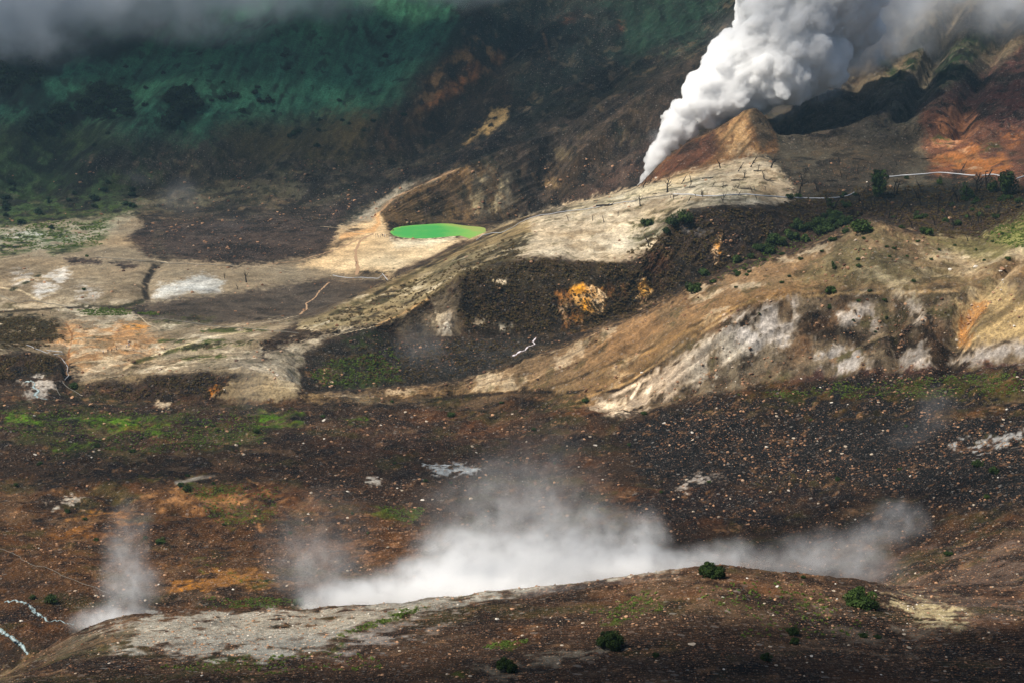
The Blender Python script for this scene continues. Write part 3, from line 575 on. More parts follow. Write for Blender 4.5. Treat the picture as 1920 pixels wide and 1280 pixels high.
def simple(name, col, rough=.8, var=.25, sc_=3.0, spec=.2, trans=0):
    m, n, out = newmat(name)
    geo = n.nodes.new('ShaderNodeNewGeometry')
    t = N(n, 'ShaderNodeTexNoise', Scale=sc_, Detail=4.0); n.links.new(geo.outputs['Position'], t.inputs['Vector'])
    v = mathn(n, 'MULTIPLY_ADD', t.outputs['Fac'], var*4); n.nodes[-1].inputs[2].default_value = 1-var*2
    c = mixc(n, 1.0, tuple(lin(col)), v, 'MULTIPLY')
    oi = n.nodes.new('ShaderNodeObjectInfo')
    v2 = mathn(n, 'MULTIPLY_ADD', oi.outputs['Random'], var*1.2); n.nodes[-1].inputs[2].default_value = 1-var*.6
    c = mixc(n, 1.0, c, v2, 'MULTIPLY')
    b = n.nodes.new('ShaderNodeBsdfPrincipled'); b.inputs['Roughness'].default_value = rough; b.inputs['Specular IOR Level'].default_value = spec
    n.links.new(c, b.inputs['Base Color']); n.links.new(b.outputs[0], out.inputs['Surface'])
    return m

# ------------------------------------------------------------------ build the land as a few adjoining sheets
def np_mesh(name, V, F, mat, attrs=None, smooth=True):
    me = bpy.data.meshes.new(name)
    V = np.asarray(V, np.float32); F = np.asarray(F, np.int32)
    me.vertices.add(len(V)); me.vertices.foreach_set('co', V.ravel())
    k = F.shape[1]
    me.loops.add(F.size); me.loops.foreach_set('vertex_index', F.ravel())
    me.polygons.add(len(F)); me.polygons.foreach_set('loop_start', np.arange(0, F.size, k, dtype=np.int32))
    me.update(calc_edges=True)
    me.polygons.foreach_set('use_smooth', np.full(len(F), smooth))
    if mat is not None: me.materials.append(mat)
    for an, (typ, data) in (attrs or {}).items():
        at = me.attributes.new(an, typ, 'POINT')
        at.data.foreach_set('color' if typ == 'FLOAT_COLOR' else 'value', np.asarray(data, np.float32).ravel())
    return me
def link(name, me, parent=None):
    o = bpy.data.objects.new(name, me); COL.objects.link(o)
    if parent: o.parent = parent
    return o
VALL = np.stack([GX, GY, GZ2], -1).reshape(-1, 3)
# shared normals so that neighbouring sheets meet without a seam
du = np.gradient(np.stack([GX, GY, GZ2], -1), axis=1); dv = np.gradient(np.stack([GX, GY, GZ2], -1), axis=0)
NRM = np.cross(du, dv); NRM /= np.linalg.norm(NRM, axis=-1, keepdims=True)+1e-9
NRM = NRM.reshape(-1, 3); CF = COLR.reshape(-1, 3); GF = GRAV.reshape(-1)
segrow = np.zeros(NR, int)
Krow = GK[:, 0]
SHEETS = [('foreground_ridge', 0, 5.0), ('ground', 5.0, 9.0), ('hill', 9.0, 11.0), ('gully', 11.0, 12.0), ('plateau', 12.0, 15.0), ('lake_shore', 15.0, 17.0), ('crater_wall', 17.0, 20.0), ('mountain', 20.0, 99)]
for nm, k0, k1 in SHEETS:
    r = np.where((Krow >= k0-1e-9) & (Krow <= k1+1e-9))[0]; r0, r1 = r[0], r[-1]
    idx = np.arange(r0*NC, (r1+1)*NC)
    nr = r1-r0+1
    ii = np.arange((nr-1)*NC).reshape(nr-1, NC)[:, :-1].ravel()
    F = np.stack([ii, ii+1, ii+NC+1, ii+NC], 1)
    me = np_mesh(nm, VALL[idx], F, M_GROUND, {'soil': ('FLOAT_COLOR', np.concatenate([CF[idx], np.ones((len(idx), 1))], 1)), 'stony': ('FLOAT', GF[idx])})
    me.normals_split_custom_set_from_vertices(NRM[idx].astype(np.float32))
    o = link(nm, me); o['kind'] = 'structure'
def pick(px, py, dz_=0.0):
    i, j = pick_idx(px, py, PYV)
    return Vector((GX[i, j], GY[i, j], GZ2[i, j]+dz_))
def ppm(y): return FPX/y
#OBJECTS
# ------------------------------------------------------------------ air, clouds and steam
def ico(sub=1):
    import bmesh
    b = bmesh.new(); bmesh.ops.create_icosphere(b, subdivisions=sub, radius=1.0)
    V = np.array([v.co[:] for v in b.verts]); F = np.array([[v.index for v in f.verts] for f in b.faces]); b.free()
    return V, F
ICO1, ICO2, ICO3, ICO4 = ico(1), ico(2), ico(3), ico(5)
def volume_mat(name, density, col=(1, 1, 1), aniso=0.0):
    m, n, out = newmat(name)
    v = n.nodes.new('ShaderNodeVolumePrincipled'); v.inputs['Color'].default_value = (*col, 1)
    v.inputs['Density'].default_value = density; v.inputs['Anisotropy'].default_value = aniso
    n.links.new(v.outputs[0], out.inputs['Volume']); return m
def cloud(px, py, rx, ry, tau, label, h=650, seed=0):
    p = pick(px, py); t = (h-p.z)/SUN[2]
    c = np.array(p)+SUN*t
    V, F = ICO4
    d = V.copy()
    n = fbm(d[:,0]*2+seed*5, d[:,1]*2+d[:,2], 1.0, 4, seed)
    r = 1+.45*n
    T = 34.0
    W = np.stack([d[:,0]*rx*r, d[:,1]*ry*r, d[:,2]*T*(1+.5*n)], 1)+c
    me = np_mesh('cloud', W, F, volume_mat('shade_cloud_vapour', tau/(T*1.7), (.72, .74, .78)))
    o = link('cloud', me); o['kind'] = 'structure'; o['label'] = label
M_HAZE = volume_mat('haze_air', 0.00006, (.45, .76, 1.0), 0.2)
def box_mesh(name, x0, x1, y0, y1, z0, z1, mat):
    V = [(x, y, z) for z in (z0, z1) for y in (y0, y1) for x in (x0, x1)]
    F = [(0,2,3,1),(4,5,7,6),(0,1,5,4),(2,6,7,3),(0,4,6,2),(1,3,7,5)]
    return np_mesh(name, V, F, mat, smooth=False)
ymax = float(GY.max()); xmax = float(np.abs(GX).max())
hz = link('haze', box_mesh('haze', -xmax-8, xmax+8, -14, ymax+10, float(GZ2.min())-1.5, float(GZ2.max())+6, M_HAZE)); hz['kind'] = 'stuff'
hz['label'] = 'thin blue haze filling the crater'
CLOUDS = [(330,215,290,95,1.0),(930,130,110,95,1.1),(1500,1000,70,20,.7),(560,870,110,34,.45),(1700,385,90,30,.8),(1790,200,95,60,.9),(1000,1280,60,12,1.3),(1780,1240,42,20,1.4)]  # unseen clouds, added so that their shadows darken chosen ground
for i, (a, b, rx, ry, tau) in enumerate(CLOUDS):
    cloud(a, b, rx, ry, tau, 'unseen cloud added above the crater to shade the ground', seed=i+1)

def steam_mat(name, lobes, dens, nscale=.12, thr=.38, origin=(0,0,0), col=(1,1,1), soft=.25, aniso=.1, rate=1.0):
    """lobes: world centre, radii, weight"""
    m, n, out = newmat(name)
    geo = n.nodes.new('ShaderNodeNewGeometry')
    tc = n.nodes.new('ShaderNodeTexCoord'); p = tc.outputs['Object']
    wn = N(n, 'ShaderNodeTexNoise', Scale=nscale*.8, Detail=2.0); n.links.new(p, wn.inputs['Vector'])
    sub = n.nodes.new('ShaderNodeVectorMath'); sub.operation = 'SUBTRACT'; n.links.new(wn.outputs['Color'], sub.inputs[0]); sub.inputs[1].default_value = (.5,.5,.5)
    scl = n.nodes.new('ShaderNodeVectorMath'); scl.operation = 'SCALE'; n.links.new(sub.outputs[0], scl.inputs[0]); scl.inputs['Scale'].default_value = .75/nscale
    wn.inputs['Detail'].default_value = 4.0
    add = n.nodes.new('ShaderNodeVectorMath'); add.operation = 'ADD'; n.links.new(p, add.inputs[0]); n.links.new(scl.outputs[0], add.inputs[1])
    tot = None
    for c, r, wgt in lobes:
        mp = n.nodes.new('ShaderNodeMapping'); mp.vector_type = 'POINT'
        mp.inputs['Location'].default_value = tuple(-(c[i]-origin[i])/r[i] for i in range(3)); mp.inputs['Scale'].default_value = tuple(1/r[i] for i in range(3))
        n.links.new(add.outputs[0], mp.inputs['Vector'])
        ln = n.nodes.new('ShaderNodeVectorMath'); ln.operation = 'LENGTH'; n.links.new(mp.outputs[0], ln.inputs[0])
        mr = n.nodes.new('ShaderNodeMapRange'); mr.interpolation_type = 'SMOOTHSTEP'
        mr.inputs['From Min'].default_value = 1.0; mr.inputs['From Max'].default_value = 0.0; mr.inputs['To Max'].default_value = wgt
        n.links.new(ln.outputs['Value'], mr.inputs['Value'])
        tot = mr.outputs[0] if tot is None else mathn(n, 'ADD', tot, mr.outputs[0])
    tx = N(n, 'ShaderNodeTexNoise', Scale=nscale, Detail=5.0, Roughness=.55); n.links.new(add.outputs[0], tx.inputs['Vector'])
    mr = n.nodes.new('ShaderNodeMapRange'); mr.interpolation_type = 'SMOOTHSTEP'
    mr.inputs['From Min'].default_value = thr-soft; mr.inputs['From Max'].default_value = thr+soft
    n.links.new(tx.outputs['Fac'], mr.inputs['Value'])
    tx2 = N(n, 'ShaderNodeTexNoise', Scale=nscale*2.7, Detail=3.0, Roughness=.6); n.links.new(p, tx2.inputs['Vector'])
    er = mathn(n, 'POWER', mathn(n, 'MULTIPLY', tx2.outputs['Fac'], 2.0), 2.2)
    tot = mathn(n, 'MULTIPLY', tot, er)
    d = mathn(n, 'MULTIPLY', mathn(n, 'MULTIPLY', tot, mr.outputs[0]), dens)
    v = n.nodes.new('ShaderNodeVolumePrincipled'); v.inputs['Color'].default_value = (*col, 1); v.inputs['Anisotropy'].default_value = aniso
    n.links.new(d, v.inputs['Density']); n.links.new(v.outputs[0], out.inputs['Volume'])
    m.cycles.volume_step_rate = rate
    return m
def steam(name, lobes_px, Y, dens, label, depth=.6, nscale=.12, thr=.42, soft=.25, kind=None, cat='steam', group=None, col=(1,1,1)):
    lobes = []
    for lb in lobes_px:
        px, py, rx, ry, wgt = lb[:5]; yy = lb[5] if len(lb) > 5 else Y
        x, y, z = unproj(px, py, yy); k = ppm(yy)
        lobes.append(((float(x), float(y), float(z)), (rx/k, max(rx, ry)/k*depth, ry/k), wgt))
    lo = np.array([[c[i]-r[i]*1.25-3 for i in range(3)] for c, r, _ in lobes]).min(0); hi = np.array([[c[i]+r[i]*1.25+3 for i in range(3)] for c, r, _ in lobes]).max(0)
    org = (lo+hi)/2; org[2] = lo[2]
    mt = steam_mat('steam_vapour', lobes, dens, nscale, thr, org, col, soft)
    me = box_mesh(name, *(v for i in range(3) for v in (lo[i]-org[i], hi[i]-org[i])), mt)
    o = link(name, me); o.location = org; o['label'] = label
    if kind: o['kind'] = kind
    else:
        o['category'] = cat
    if group: o['group'] = group
    return o
steam('steam', [(930,1092,300,54,1.4),(1170,1064,180,50,1.3),(700,1124,190,38,1.0),(1195,1010,90,90,.3),(880,1040,150,95,.32),(1010,1045,190,80,.35),(1090,1000,160,100,.1),(960,970,260,150,.045),(1020,890,170,140,.018),(600,1070,140,110,.07),(620,980,120,100,.02),(540,1020,90,110,.02),(1350,1050,150,50,.2),(1480,1062,120,40,.09)], 258, 1.3,
      'wide bank of dense white steam boiling up behind the stony foreground ridge', .4, .13, .42, .3)
steam('steam', [(225,1160,110,45,1.4),(245,1095,80,80,.8),(238,1030,65,80,.45),(190,1168,90,36,1.0),(250,970,55,60,.25)], 262, .3, 'small column of pale steam at the left end of the foreground ridge', .6, .16, .42)
steam('steam', [(1590,1060,150,60,.7),(1560,1030,120,60,.6),(1690,975,70,60,.7),(1640,1010,90,60,.6),(1480,1040,90,60,.5)], 285, .16, 'faint drifting steam wisp right of the bush on the ridge crest', .6, .12, .42)
steam('steam', [(900,1145,140,50,.8),(1050,1115,180,40,.7),(760,1130,110,35,.6),(1200,1095,120,40,.5)], 209, .12, 'thin steam creeping over the near side of the ridge crest', .3, .2, .45)
steam('steam', [(480,830,70,110,.5),(475,700,60,80,.4),(520,900,60,60,.4)], 520, .03, 'faint veil of steam rising in front of the sandy ridge end', .6, .05, .42)
steam('steam', [(1750,770,70,70,.5),(1700,820,70,60,.4),(1620,890,90,50,.3)], 410, .05, 'faint steam drifting over the scorched dark slope', .6, .06, .42)
steam('steam', [(340,370,60,50,.5),(430,430,60,40,.4),(260,330,40,25,.3)], 900, .025, 'thin mist above the dark plain at the foot of the green slope', .6, .03, .42)
steam('steam', [(790,650,70,60,.5),(840,600,40,40,.4)], 600, .035, 'faint steam over the green gully floor', .6, .05, .42)
# low clouds clinging to the mountain
steam('mist', [(80,-50,480,120,4.0,1112),(420,-75,460,110,2.6,1112),(760,-65,300,85,2.4,1112),(40,60,220,90,.7,1095),(300,20,260,80,.6,1095),(560,0,200,60,.6,1095)], 1105, .11, 'grey cloud mist hanging across the top of the green mountain slope', .3, .022, .43, soft=.2, kind='stuff', col=(.95,.97,1))
steam('mist', [(1790,-40,280,130,1.3,1000),(1680,60,140,130,.7,990),(1900,10,160,100,.9,985)], 1000, .05, 'grey mist over the upper right mountain behind the plume', .3, .022, .38, kind='stuff', col=(.95,.97,1))

# the dense plume from the vent: piled billows
def plume():
    spine = [(1203,350,8,885),(1212,332,12,885),(1228,300,16,885),(1250,262,27,886),(1285,222,42,888),(1335,180,62,892),(1405,130,100,897),(1475,82,130,903),(1525,20,140,908),(1555,-50,110,912)]
    P = []
    for (a, b, r, Y) in spine:
        x, y, z = unproj(a, b, Y); P.append((float(x), float(y), float(z), r/ppm(Y)))
    P = np.array(P)
    big = []
    for i in range(len(P)-1):
        n = 5
        for t in np.arange(n)/n:
            c = P[i]*(1-t)+P[i+1]*t
            R = c[3]
            for k in range(5 if R > 4 else 2):
                d = rng.normal(size=3); d /= np.linalg.norm(d)
                rr = R*rng.uniform(.42, .62)
                big.append((*(c[:3]+d*np.array([1,.8,1])*(R-rr)*rng.uniform(.5, 1.05)), rr))
    allS = list(big)
    lvl = big
    for fac, cnt in ((.5, 8), (.5, 7), (.45, 5)):
        nx = []
        for (x, y, z, r) in lvl:
            for k in range(cnt):
                d = rng.normal(size=3); d[1] -= .5; d /= np.linalg.norm(d)
                nx.append((x+d[0]*r*.75, y+d[1]*r*.75, z+d[2]*r*.75, r*fac*rng.uniform(.5, 1.1)))
        allS += nx; lvl = nx
    A = np.array(allS)
    A = A[A[:,3] > .42]; print('plume balls', len(A))
    Vt, Ft = ICO2
    V = (Vt[None]*A[:,None,3:4]+A[:,None,:3]).reshape(-1, 3)
    F = (Ft[None]+(np.arange(len(A))*len(Vt))[:,None,None]).reshape(-1, 3)
    me = np_mesh('plume_src', V, F, None)
    o = bpy.data.objects.new('plume_src', me); COL.objects.link(o)
    md = o.modifiers.new('r', 'REMESH'); md.mode = 'VOXEL'; md.voxel_size = .55
    sm = o.modifiers.new('s', 'SMOOTH'); sm.iterations = 7; sm.factor = .5
    for k, (ty, sz, stg) in enumerate((('CLOUDS', 9.0, 5.0), ('CLOUDS', 3.2, 2.4), ('CLOUDS', 1.2, .9))):
        tx = bpy.data.textures.new('billow', ty); tx.noise_scale = sz; tx.noise_depth = 2
        dm = o.modifiers.new('d', 'DISPLACE'); dm.texture = tx; dm.strength = stg; dm.mid_level = .5; dm.texture_coords = 'GLOBAL'
    dg = bpy.context.evaluated_depsgraph_get(); ev = o.evaluated_get(dg)
    m2 = bpy.data.meshes.new_from_object(ev, depsgraph=dg)
    bpy.data.objects.remove(o); bpy.data.meshes.remove(me)
    m2.name = 'steam_plume'
    m2.polygons.foreach_set('use_smooth', np.ones(len(m2.polygons), bool))
    m, n, out = newmat('dense_white_steam')
    v = n.nodes.new('ShaderNodeVolumePrincipled'); v.inputs['Color'].default_value = (1,1,1,1); v.inputs['Density'].default_value = .5
    n.links.new(v.outputs[0], out.inputs['Volume'])
    m2.materials.clear(); m2.materials.append(m)
    q = link('steam_plume', m2); q['label'] = 'towering dense white steam plume rising from the vent beside the orange cone'; q['category'] = 'steam plume'
plume()
steam('steam', [(1240,265,26,30,.25),(1300,190,50,45,.22),(1400,90,90,80,.2),(1590,40,120,110,1.2),(1530,140,90,65,.7),(1630,-40,130,110,1.3),(1460,190,60,45,.5),(1600,100,90,70,.8)], 922, .3, 'softer grey-white steam trailing off the right side of the great plume', .4, .035, .45, col=(.95,.97,1))

# ------------------------------------------------------------------ water
def water_mat(name, c1, c2, c3=None, rough=.25, sc_=.15, foam=0.0):
    m, n, out = newmat(name)
    geo = n.nodes.new('ShaderNodeNewGeometry')
    t = N(n, 'ShaderNodeTexNoise', Scale=sc_, Detail=4.0); n.links.new(geo.outputs['Position'], t.inputs['Vector'])
    at = n.nodes.new('ShaderNodeAttribute'); at.attribute_name = 'shallow'
    f = mathn(n, 'ADD', at.outputs['Fac'], mathn(n, 'MULTIPLY_ADD', t.outputs['Fac'], .5), True); n.nodes[-2].inputs[2].default_value = -.25
    f = mathn(n, 'ADD', at.outputs['Fac'], mathn(n, 'MULTIPLY', mathn(n, 'SUBTRACT', t.outputs['Fac'], .5), .6), True)
    c = ramp(n, f, [(0, tuple(lin(c1))), (.55, tuple(lin(c2))), (1, tuple(lin(c3 or c2)))])
    b = n.nodes.new('ShaderNodeBsdfPrincipled'); b.inputs['Roughness'].default_value = rough; b.inputs['Specular IOR Level'].default_value = .3
    n.links.new(c, b.inputs['Base Color'])
    bp = n.nodes.new('ShaderNodeBump'); bp.inputs['Strength'].default_value = .15; bp.inputs['Distance'].default_value = .05
    t2 = N(n, 'ShaderNodeTexNoise', Scale=3.0, Detail=3.0); n.links.new(geo.outputs['Position'], t2.inputs['Vector'])
    n.links.new(t2.outputs['Fac'], bp.inputs['Height']); n.links.new(bp.outputs[0], b.inputs['Normal'])
    n.links.new(b.outputs[0], out.inputs['Surface']); return m
# lake: level sheet; the basin around it gives the shoreline
lx0, ly0, _ = unproj(725, 452, 872); lx1, ly1, _ = unproj(915, 418, 930)
gx = np.linspace(float(lx0)-5, float(lx1)+2, 120); gy = np.linspace(866, 935, 90)
X, Yg = np.meshgrid(gx, gy); lpx, lpy = proj(X, Yg, np.full_like(X, LAKE_Z))
sdl = poly_sd(LAKE, lpx, lpy)
sh = np.clip((lpx-820)/80, 0, 1)*.75+np.clip(1-sdl/5.0, 0, 1)*.5+np.clip((428-lpy)/10, 0, 1)*np.clip((lpx-790)/60, 0, 1)*.4
ii = np.arange(89*120).reshape(89, 120)[:, :-1].ravel()
F = np.stack([ii, ii+1, ii+121, ii+120], 1)
keep = (sdl.ravel()[F] > -6).any(1)
lake = np_mesh('lake', np.stack([X, Yg, np.full_like(X, LAKE_Z)], -1).reshape(-1, 3), F[keep], water_mat('green_sulphur_water', (70,166,84), (122,180,86), (150,168,90)), {'shallow': ('FLOAT', sh)})
lo = link('lake', lake); lo['kind'] = 'structure'; lo['label'] = 'bright green sulphur lake at the foot of the crater wall'

def resample(pts, step):
    pts = np.asarray(pts, float); out = [pts[0]]
    for a, b in zip(pts[:-1], pts[1:]):
        n = max(1, int(np.linalg.norm((b-a)[:2])/step))
        for i in range(1, n+1): out.append(a+(b-a)*i/n)
    return np.array(out)
WK = .62
def ribbon(name, pts, mat, seed=0, lift=.06, kind='structure', label=None):
    """pts: px, py, width px; draped on the land"""
    R = resample(pts, 3.0); C3 = np.array([pick(a, b) for a, b, _ in R])
    wd = np.array([w_*WK/ppm(c[1]) for (_, _, w_), c in zip(R, C3)])
    tg = np.gradient(C3, axis=0); tg[:, 2] = 0; tg /= np.linalg.norm(tg, axis=1, keepdims=True)+1e-9
    nr = np.stack([-tg[:,1], tg[:,0], 0*tg[:,0]], 1)
    nn = 6; V = []; A = []
    rs = np.random.default_rng(seed)
    j1 = .6+.8*rs.random(len(C3)); j2 = .6+.8*rs.random(len(C3))
    ztree = []
    for i in range(len(C3)):
        for k in range(nn+1):
            t = k/nn*2-1; wj = j1[i] if t < 0 else j2[i]
            p = C3[i]+nr[i]*(t*wd[i]*.5*wj)
            V.append((p[0], p[1], ground_z(p[0], p[1])+lift)); A.append(abs(t))
    F = []
    for i in range(len(C3)-1):
        for k in range(nn):
            a = i*(nn+1)+k; F.append((a, a+1, a+nn+2, a+nn+1))
    o = link(name, np_mesh(name, V, F, mat, {'shallow': ('FLOAT', A)})); o['kind'] = kind
    if label: o['label'] = label
    return o
def ground_z(x, y):
    s = x/y; j = int(np.clip(np.searchsorted(sc, s), 1, NC-1)); t = (s-sc[j-1])/(sc[j]-sc[j-1])
    return float(np.interp(y, GY[:, j-1], GZ2[:, j-1])*(1-t)+np.interp(y, GY[:, j], GZ2[:, j])*t)
foam = water_mat('milky_stream_water', (176,188,190), (120,142,142), (88,80,68), .4, 1.5)
foamb = water_mat('white_waterfall_water', (232,230,236), (150,136,136), (84,60,52), .4, 1.6)
ribbon('stream', [(8,1130,6),(30,1128,10),(52,1132,14),(62,1146,16),(78,1158,12),(90,1166,7),(110,1166,5),(138,1172,4)], foam, 1, label='milky turquoise stream below the dark bush at lower left')
ribbon('stream', [(-30,1172,16),(0,1185,16),(14,1192,16),(30,1204,18),(44,1216,14),(52,1228,8)], foam, 2, label='milky stream leaving the frame at the lower left edge')
ribbon('waterfall', [(1005,634,4),(1000,640,9),(1003,646,5),(990,650,12),(984,657,7),(975,659,15),(970,664,8),(960,668,11)], foamb, 3, lift=.07, label='small white waterfall in the dark gully')
ribbon('stream', [(46,717,4),(58,715,5),(66,719,4),(62,727,6),(72,733,10),(66,741,12),(74,747,8),(90,749,3)], foam, 4, lift=.03, label='pale run-off pool on the left plain')

# ------------------------------------------------------------------ paths
M_PATH = simple('trodden_path_sand', (164,148,122), .9, .12, 1.5)
M_PATHO = simple('trodden_path_ochre', (160,130,100), .9, .12, 1.5)
PATHS = [([(180,482,3),(290,488,4),(300,492,4),(420,497,4),(500,502,4),(560,512,4),(640,520,4),(722,526,3)], M_PATH),
 ([(618,530,5),(600,546,5),(590,560,4),(574,570,5),(575,580,6),(562,590,7)], M_PATHO),
 ([(700,437,5),(676,452,7),(666,470,8),(668,490,9),(671,508,11),(668,516,8)], M_PATHO),
 ([(560,592,6),(520,602,7),(480,607,8),(440,611,7),(410,614,5),(380,612,3)], M_PATH),
 ([(0,488,3),(60,476,3),(110,482,3),(180,482,3)], M_PATH),
 ([(500,497,4),(560,490,4),(600,478,5),(640,466,5),(670,450,6),(700,440,6)], M_PATHO),
 ([(600,425,3),(640,428,4),(665,436,4),(700,440,4)], M_PATH),
 ([(620,632,3),(660,622,4),(705,613,4)], M_PATH),
 ([(160,586,3),(230,584,3),(262,594,3),(276,607,4),(300,618,3)], M_PATH)]
for i, (p, m_) in enumerate(PATHS): ribbon('path', p, m_, 20+i, lift=.04)

# ------------------------------------------------------------------ things
def tag(o, label=None, cat=None, group=None, kind=None):
    if label: o['label'] = label
    if cat: o['category'] = cat
    if group: o['group'] = group
    if kind: o['kind'] = kind
    return o
KIDS = {}
def empty(name):
    e = bpy.data.objects.new(name, None); COL.objects.link(e); e.empty_display_size = .2; KIDS[e.name] = []; return e
def child(name, me, parent):
    o = link(name, me, parent); KIDS.setdefault(parent.name, []).append(o); return o
def copy_tree(src, loc, rz, scl, parent=None):
    c = src.copy(); COL.objects.link(c)
    if parent is None:
        c.location = loc; c.rotation_euler = (0, 0, rz); c.scale = scl if isinstance(scl, tuple) else (scl,)*3
    else: c.parent = parent
    for k in KIDS.get(src.name, []): copy_tree(k, None, 0, 1, c)
    return c
class Protos:
    """first use moves the prototype itself, later uses copy it"""
    def __init__(s, roots): s.r = roots; s.used = [False]*len(roots)
    def put(s, i, loc, rz, scl):
        i %= len(s.r)
        if not s.used[i]:
            s.used[i] = True; o = s.r[i]; s_src = o
            s._src = getattr(s, '_src', {}); o.location = loc; o.rotation_euler = (0,0,rz); o.scale = scl if isinstance(scl, tuple) else (scl,)*3
            return o
        return copy_tree(s.r[i], loc, rz, scl)

def tube(path, radii, seg=6):
    path = np.asarray(path, float); V = []; F = []
    for i, p in enumerate(path):
        a = path[min(i+1, len(path)-1)]-path[max(i-1, 0)]; a = a/(np.linalg.norm(a)+1e-9)
        u = np.cross(a, (0,0,1) if abs(a[2]) < .9 else (1,0,0)); u /= np.linalg.norm(u); v = np.cross(a, u)
        for k in range(seg):
            t = 2*pi*k/seg; V.append(p+radii[i]*(u*cos(t)+v*sin(t)))
    for i in range(len(path)-1):
        for k in range(seg):
            F.append((i*seg+k, i*seg+(k+1) % seg, (i+1)*seg+(k+1) % seg, (i+1)*seg+k))
    return np.array(V), np.array(F)
def join(parts):
    V = []; F = []; o = 0
    for v, f in parts: V.append(v); F.append(np.asarray(f)+o); o += len(v)
    return np.concatenate(V), np.concatenate(F)

def leaf_mat(name, cols, sc_=2.0):
    m, n, out = newmat(name)
    at = n.nodes.new('ShaderNodeAttribute'); at.attribute_name = 'tint'
    c = ramp(n, at.outputs['Fac'], [(i/(len(cols)-1), tuple(lin(q))) for i, q in enumerate(cols)])
    oi = n.nodes.new('ShaderNodeObjectInfo')
    v = mathn(n, 'MULTIPLY_ADD', oi.outputs['Random'], .5); n.nodes[-1].inputs[2].default_value = .75
    c = mixc(n, 1.0, c, v, 'MULTIPLY')
    b = n.nodes.new('ShaderNodeBsdfPrincipled'); b.inputs['Roughness'].default_value = .75; b.inputs['Specular IOR Level'].default_value = .15
    n.links.new(c, b.inputs['Base Color'])
    tr = n.nodes.new('ShaderNodeBsdfTranslucent'); n.links.new(c, tr.inputs['Color'])
    mx = n.nodes.new('ShaderNodeMixShader'); mx.inputs[0].default_value = .2
    n.links.new(b.outputs[0], mx.inputs[1]); n.links.new(tr.outputs[0], mx.inputs[2]); n.links.new(mx.outputs[0], out.inputs['Surface']); return m
M_LEAF = leaf_mat('dark_evergreen_leaves', [(26,36,20),(40,56,26),(62,80,36),(88,104,48)])
M_LEAFN = leaf_mat('near_evergreen_leaves', [(16,26,13),(32,48,20),(54,74,30),(86,98,46)])  # palette of the near shrubs; tint varies at random
M_LEAFB = leaf_mat('mountain_scrub_leaves', [(14,24,18),(22,38,24),(34,54,30),(48,74,38)])
M_TUFT = leaf_mat('dry_brush', [(54,42,28),(84,66,42),(112,92,60),(96,98,52)])
M_TUFTG = leaf_mat('green_brush', [(48,58,28),(70,86,36),(96,118,48),(120,128,66)])
M_BARK = simple('charred_bark', (44,38,34), .9, .2, 4)
M_STEM = simple('shrub_stem', (70,58,46), .9, .2, 4)
def leaves(n, R, leaf, rs, lumps=9, flat=.8, up=.3):
    # leaf faces gathered in lumps over an uneven crown
    lc = rs.normal(size=(lumps, 3)); lc /= np.linalg.norm(lc, axis=1, keepdims=True); lc[:,2] = np.abs(lc[:,2])*1.1-.15
    lc *= rs.uniform(.35, .85, (lumps, 1)); lr = rs.uniform(.28, .5, lumps)*(1 if lumps < 20 else .62)
    w_ = rs.integers(0, lumps, n)
    d = rs.normal(size=(n, 3)); d /= np.linalg.norm(d, axis=1, keepdims=True)
    p = lc[w_]+d*(lr[w_]*rs.uniform(.55, 1.08, n)**.6)[:,None]
    p[:,2] = np.maximum(p[:,2], -.28)+.35; p = p*np.array([1,1,flat])*R
    nrm = d+rs.normal(size=(n,3))*.6; nrm[:,2] += up; nrm /= np.linalg.norm(nrm, axis=1, keepdims=True)
    t = np.cross(nrm, rs.normal(size=(n,3))); t /= np.linalg.norm(t, axis=1, keepdims=True); b = np.cross(nrm, t)
    s_ = leaf*rs.uniform(.6, 1.4, (n,1))
    V = np.stack([p-t*s_*.4-b*s_, p+t*s_*.4-b*s_*.4, p+t*s_*.3+b*s_, p-t*s_*.5+b*s_*.5], 1).reshape(-1,3)
    F = np.arange(n*4).reshape(n,4)
    tint = np.repeat(np.clip(rs.uniform(.1,.8,lumps)[w_]*.6+rs.uniform(0,.45,n), 0, 1), 4)
    return V, F, tint
def make_bush(seed, n, leaf, mat, flat=.8, lumps=9):
    rs = np.random.default_rng(seed)
    root = empty('shrub')
    V, F, t = leaves(n, 1.0, leaf, rs, lumps, flat)
    child('foliage', np_mesh('shrub_foliage', V, F, mat, {'tint': ('FLOAT', t)}, smooth=False), root)
    st = []
    for k in range(4):
        a = rs.uniform(0, 6.28); l = rs.uniform(.3, .6)
        st.append(tube([(0,0,-.15),(cos(a)*l*.4,sin(a)*l*.4,.2),(cos(a)*l,sin(a)*l,.5*flat)], [.05,.035,.015], 5))
    child('stem', np_mesh('shrub_stem', *join(st), M_STEM), root)
    return root
near_b = Protos([make_bush(i, 6500, .06, M_LEAFN, .85, 34) for i in (31, 32, 33)])
mid_b = Protos([make_bush(i, 700, .12, M_LEAF, .85, 10) for i in (41, 42, 43, 44, 45)])
tall_b = Protos([make_bush(i, 600, .13, M_LEAF, 1.3, 9) for i in (51, 52, 53)])
far_b = Protos([make_bush(i, 380, .16, M_LEAFB, .8, 9) for i in (61, 62, 63, 64)])
NB = [0]
def bush(pr, px, py, wpx, label, group=None, asp=1.0):
    """px,py: middle of its foot; wpx: width in the picture"""
    p = pick(px, py); r = wpx/2/ppm(p.y)
    NB[0] += 1
    o = pr.put(NB[0]+int(px), p+Vector((0,0,-.03*r)), random.uniform(0, 6.28), (r*1.05, r*1.05, r*1.05*asp))
    tag(o, label, 'shrub', group); return o
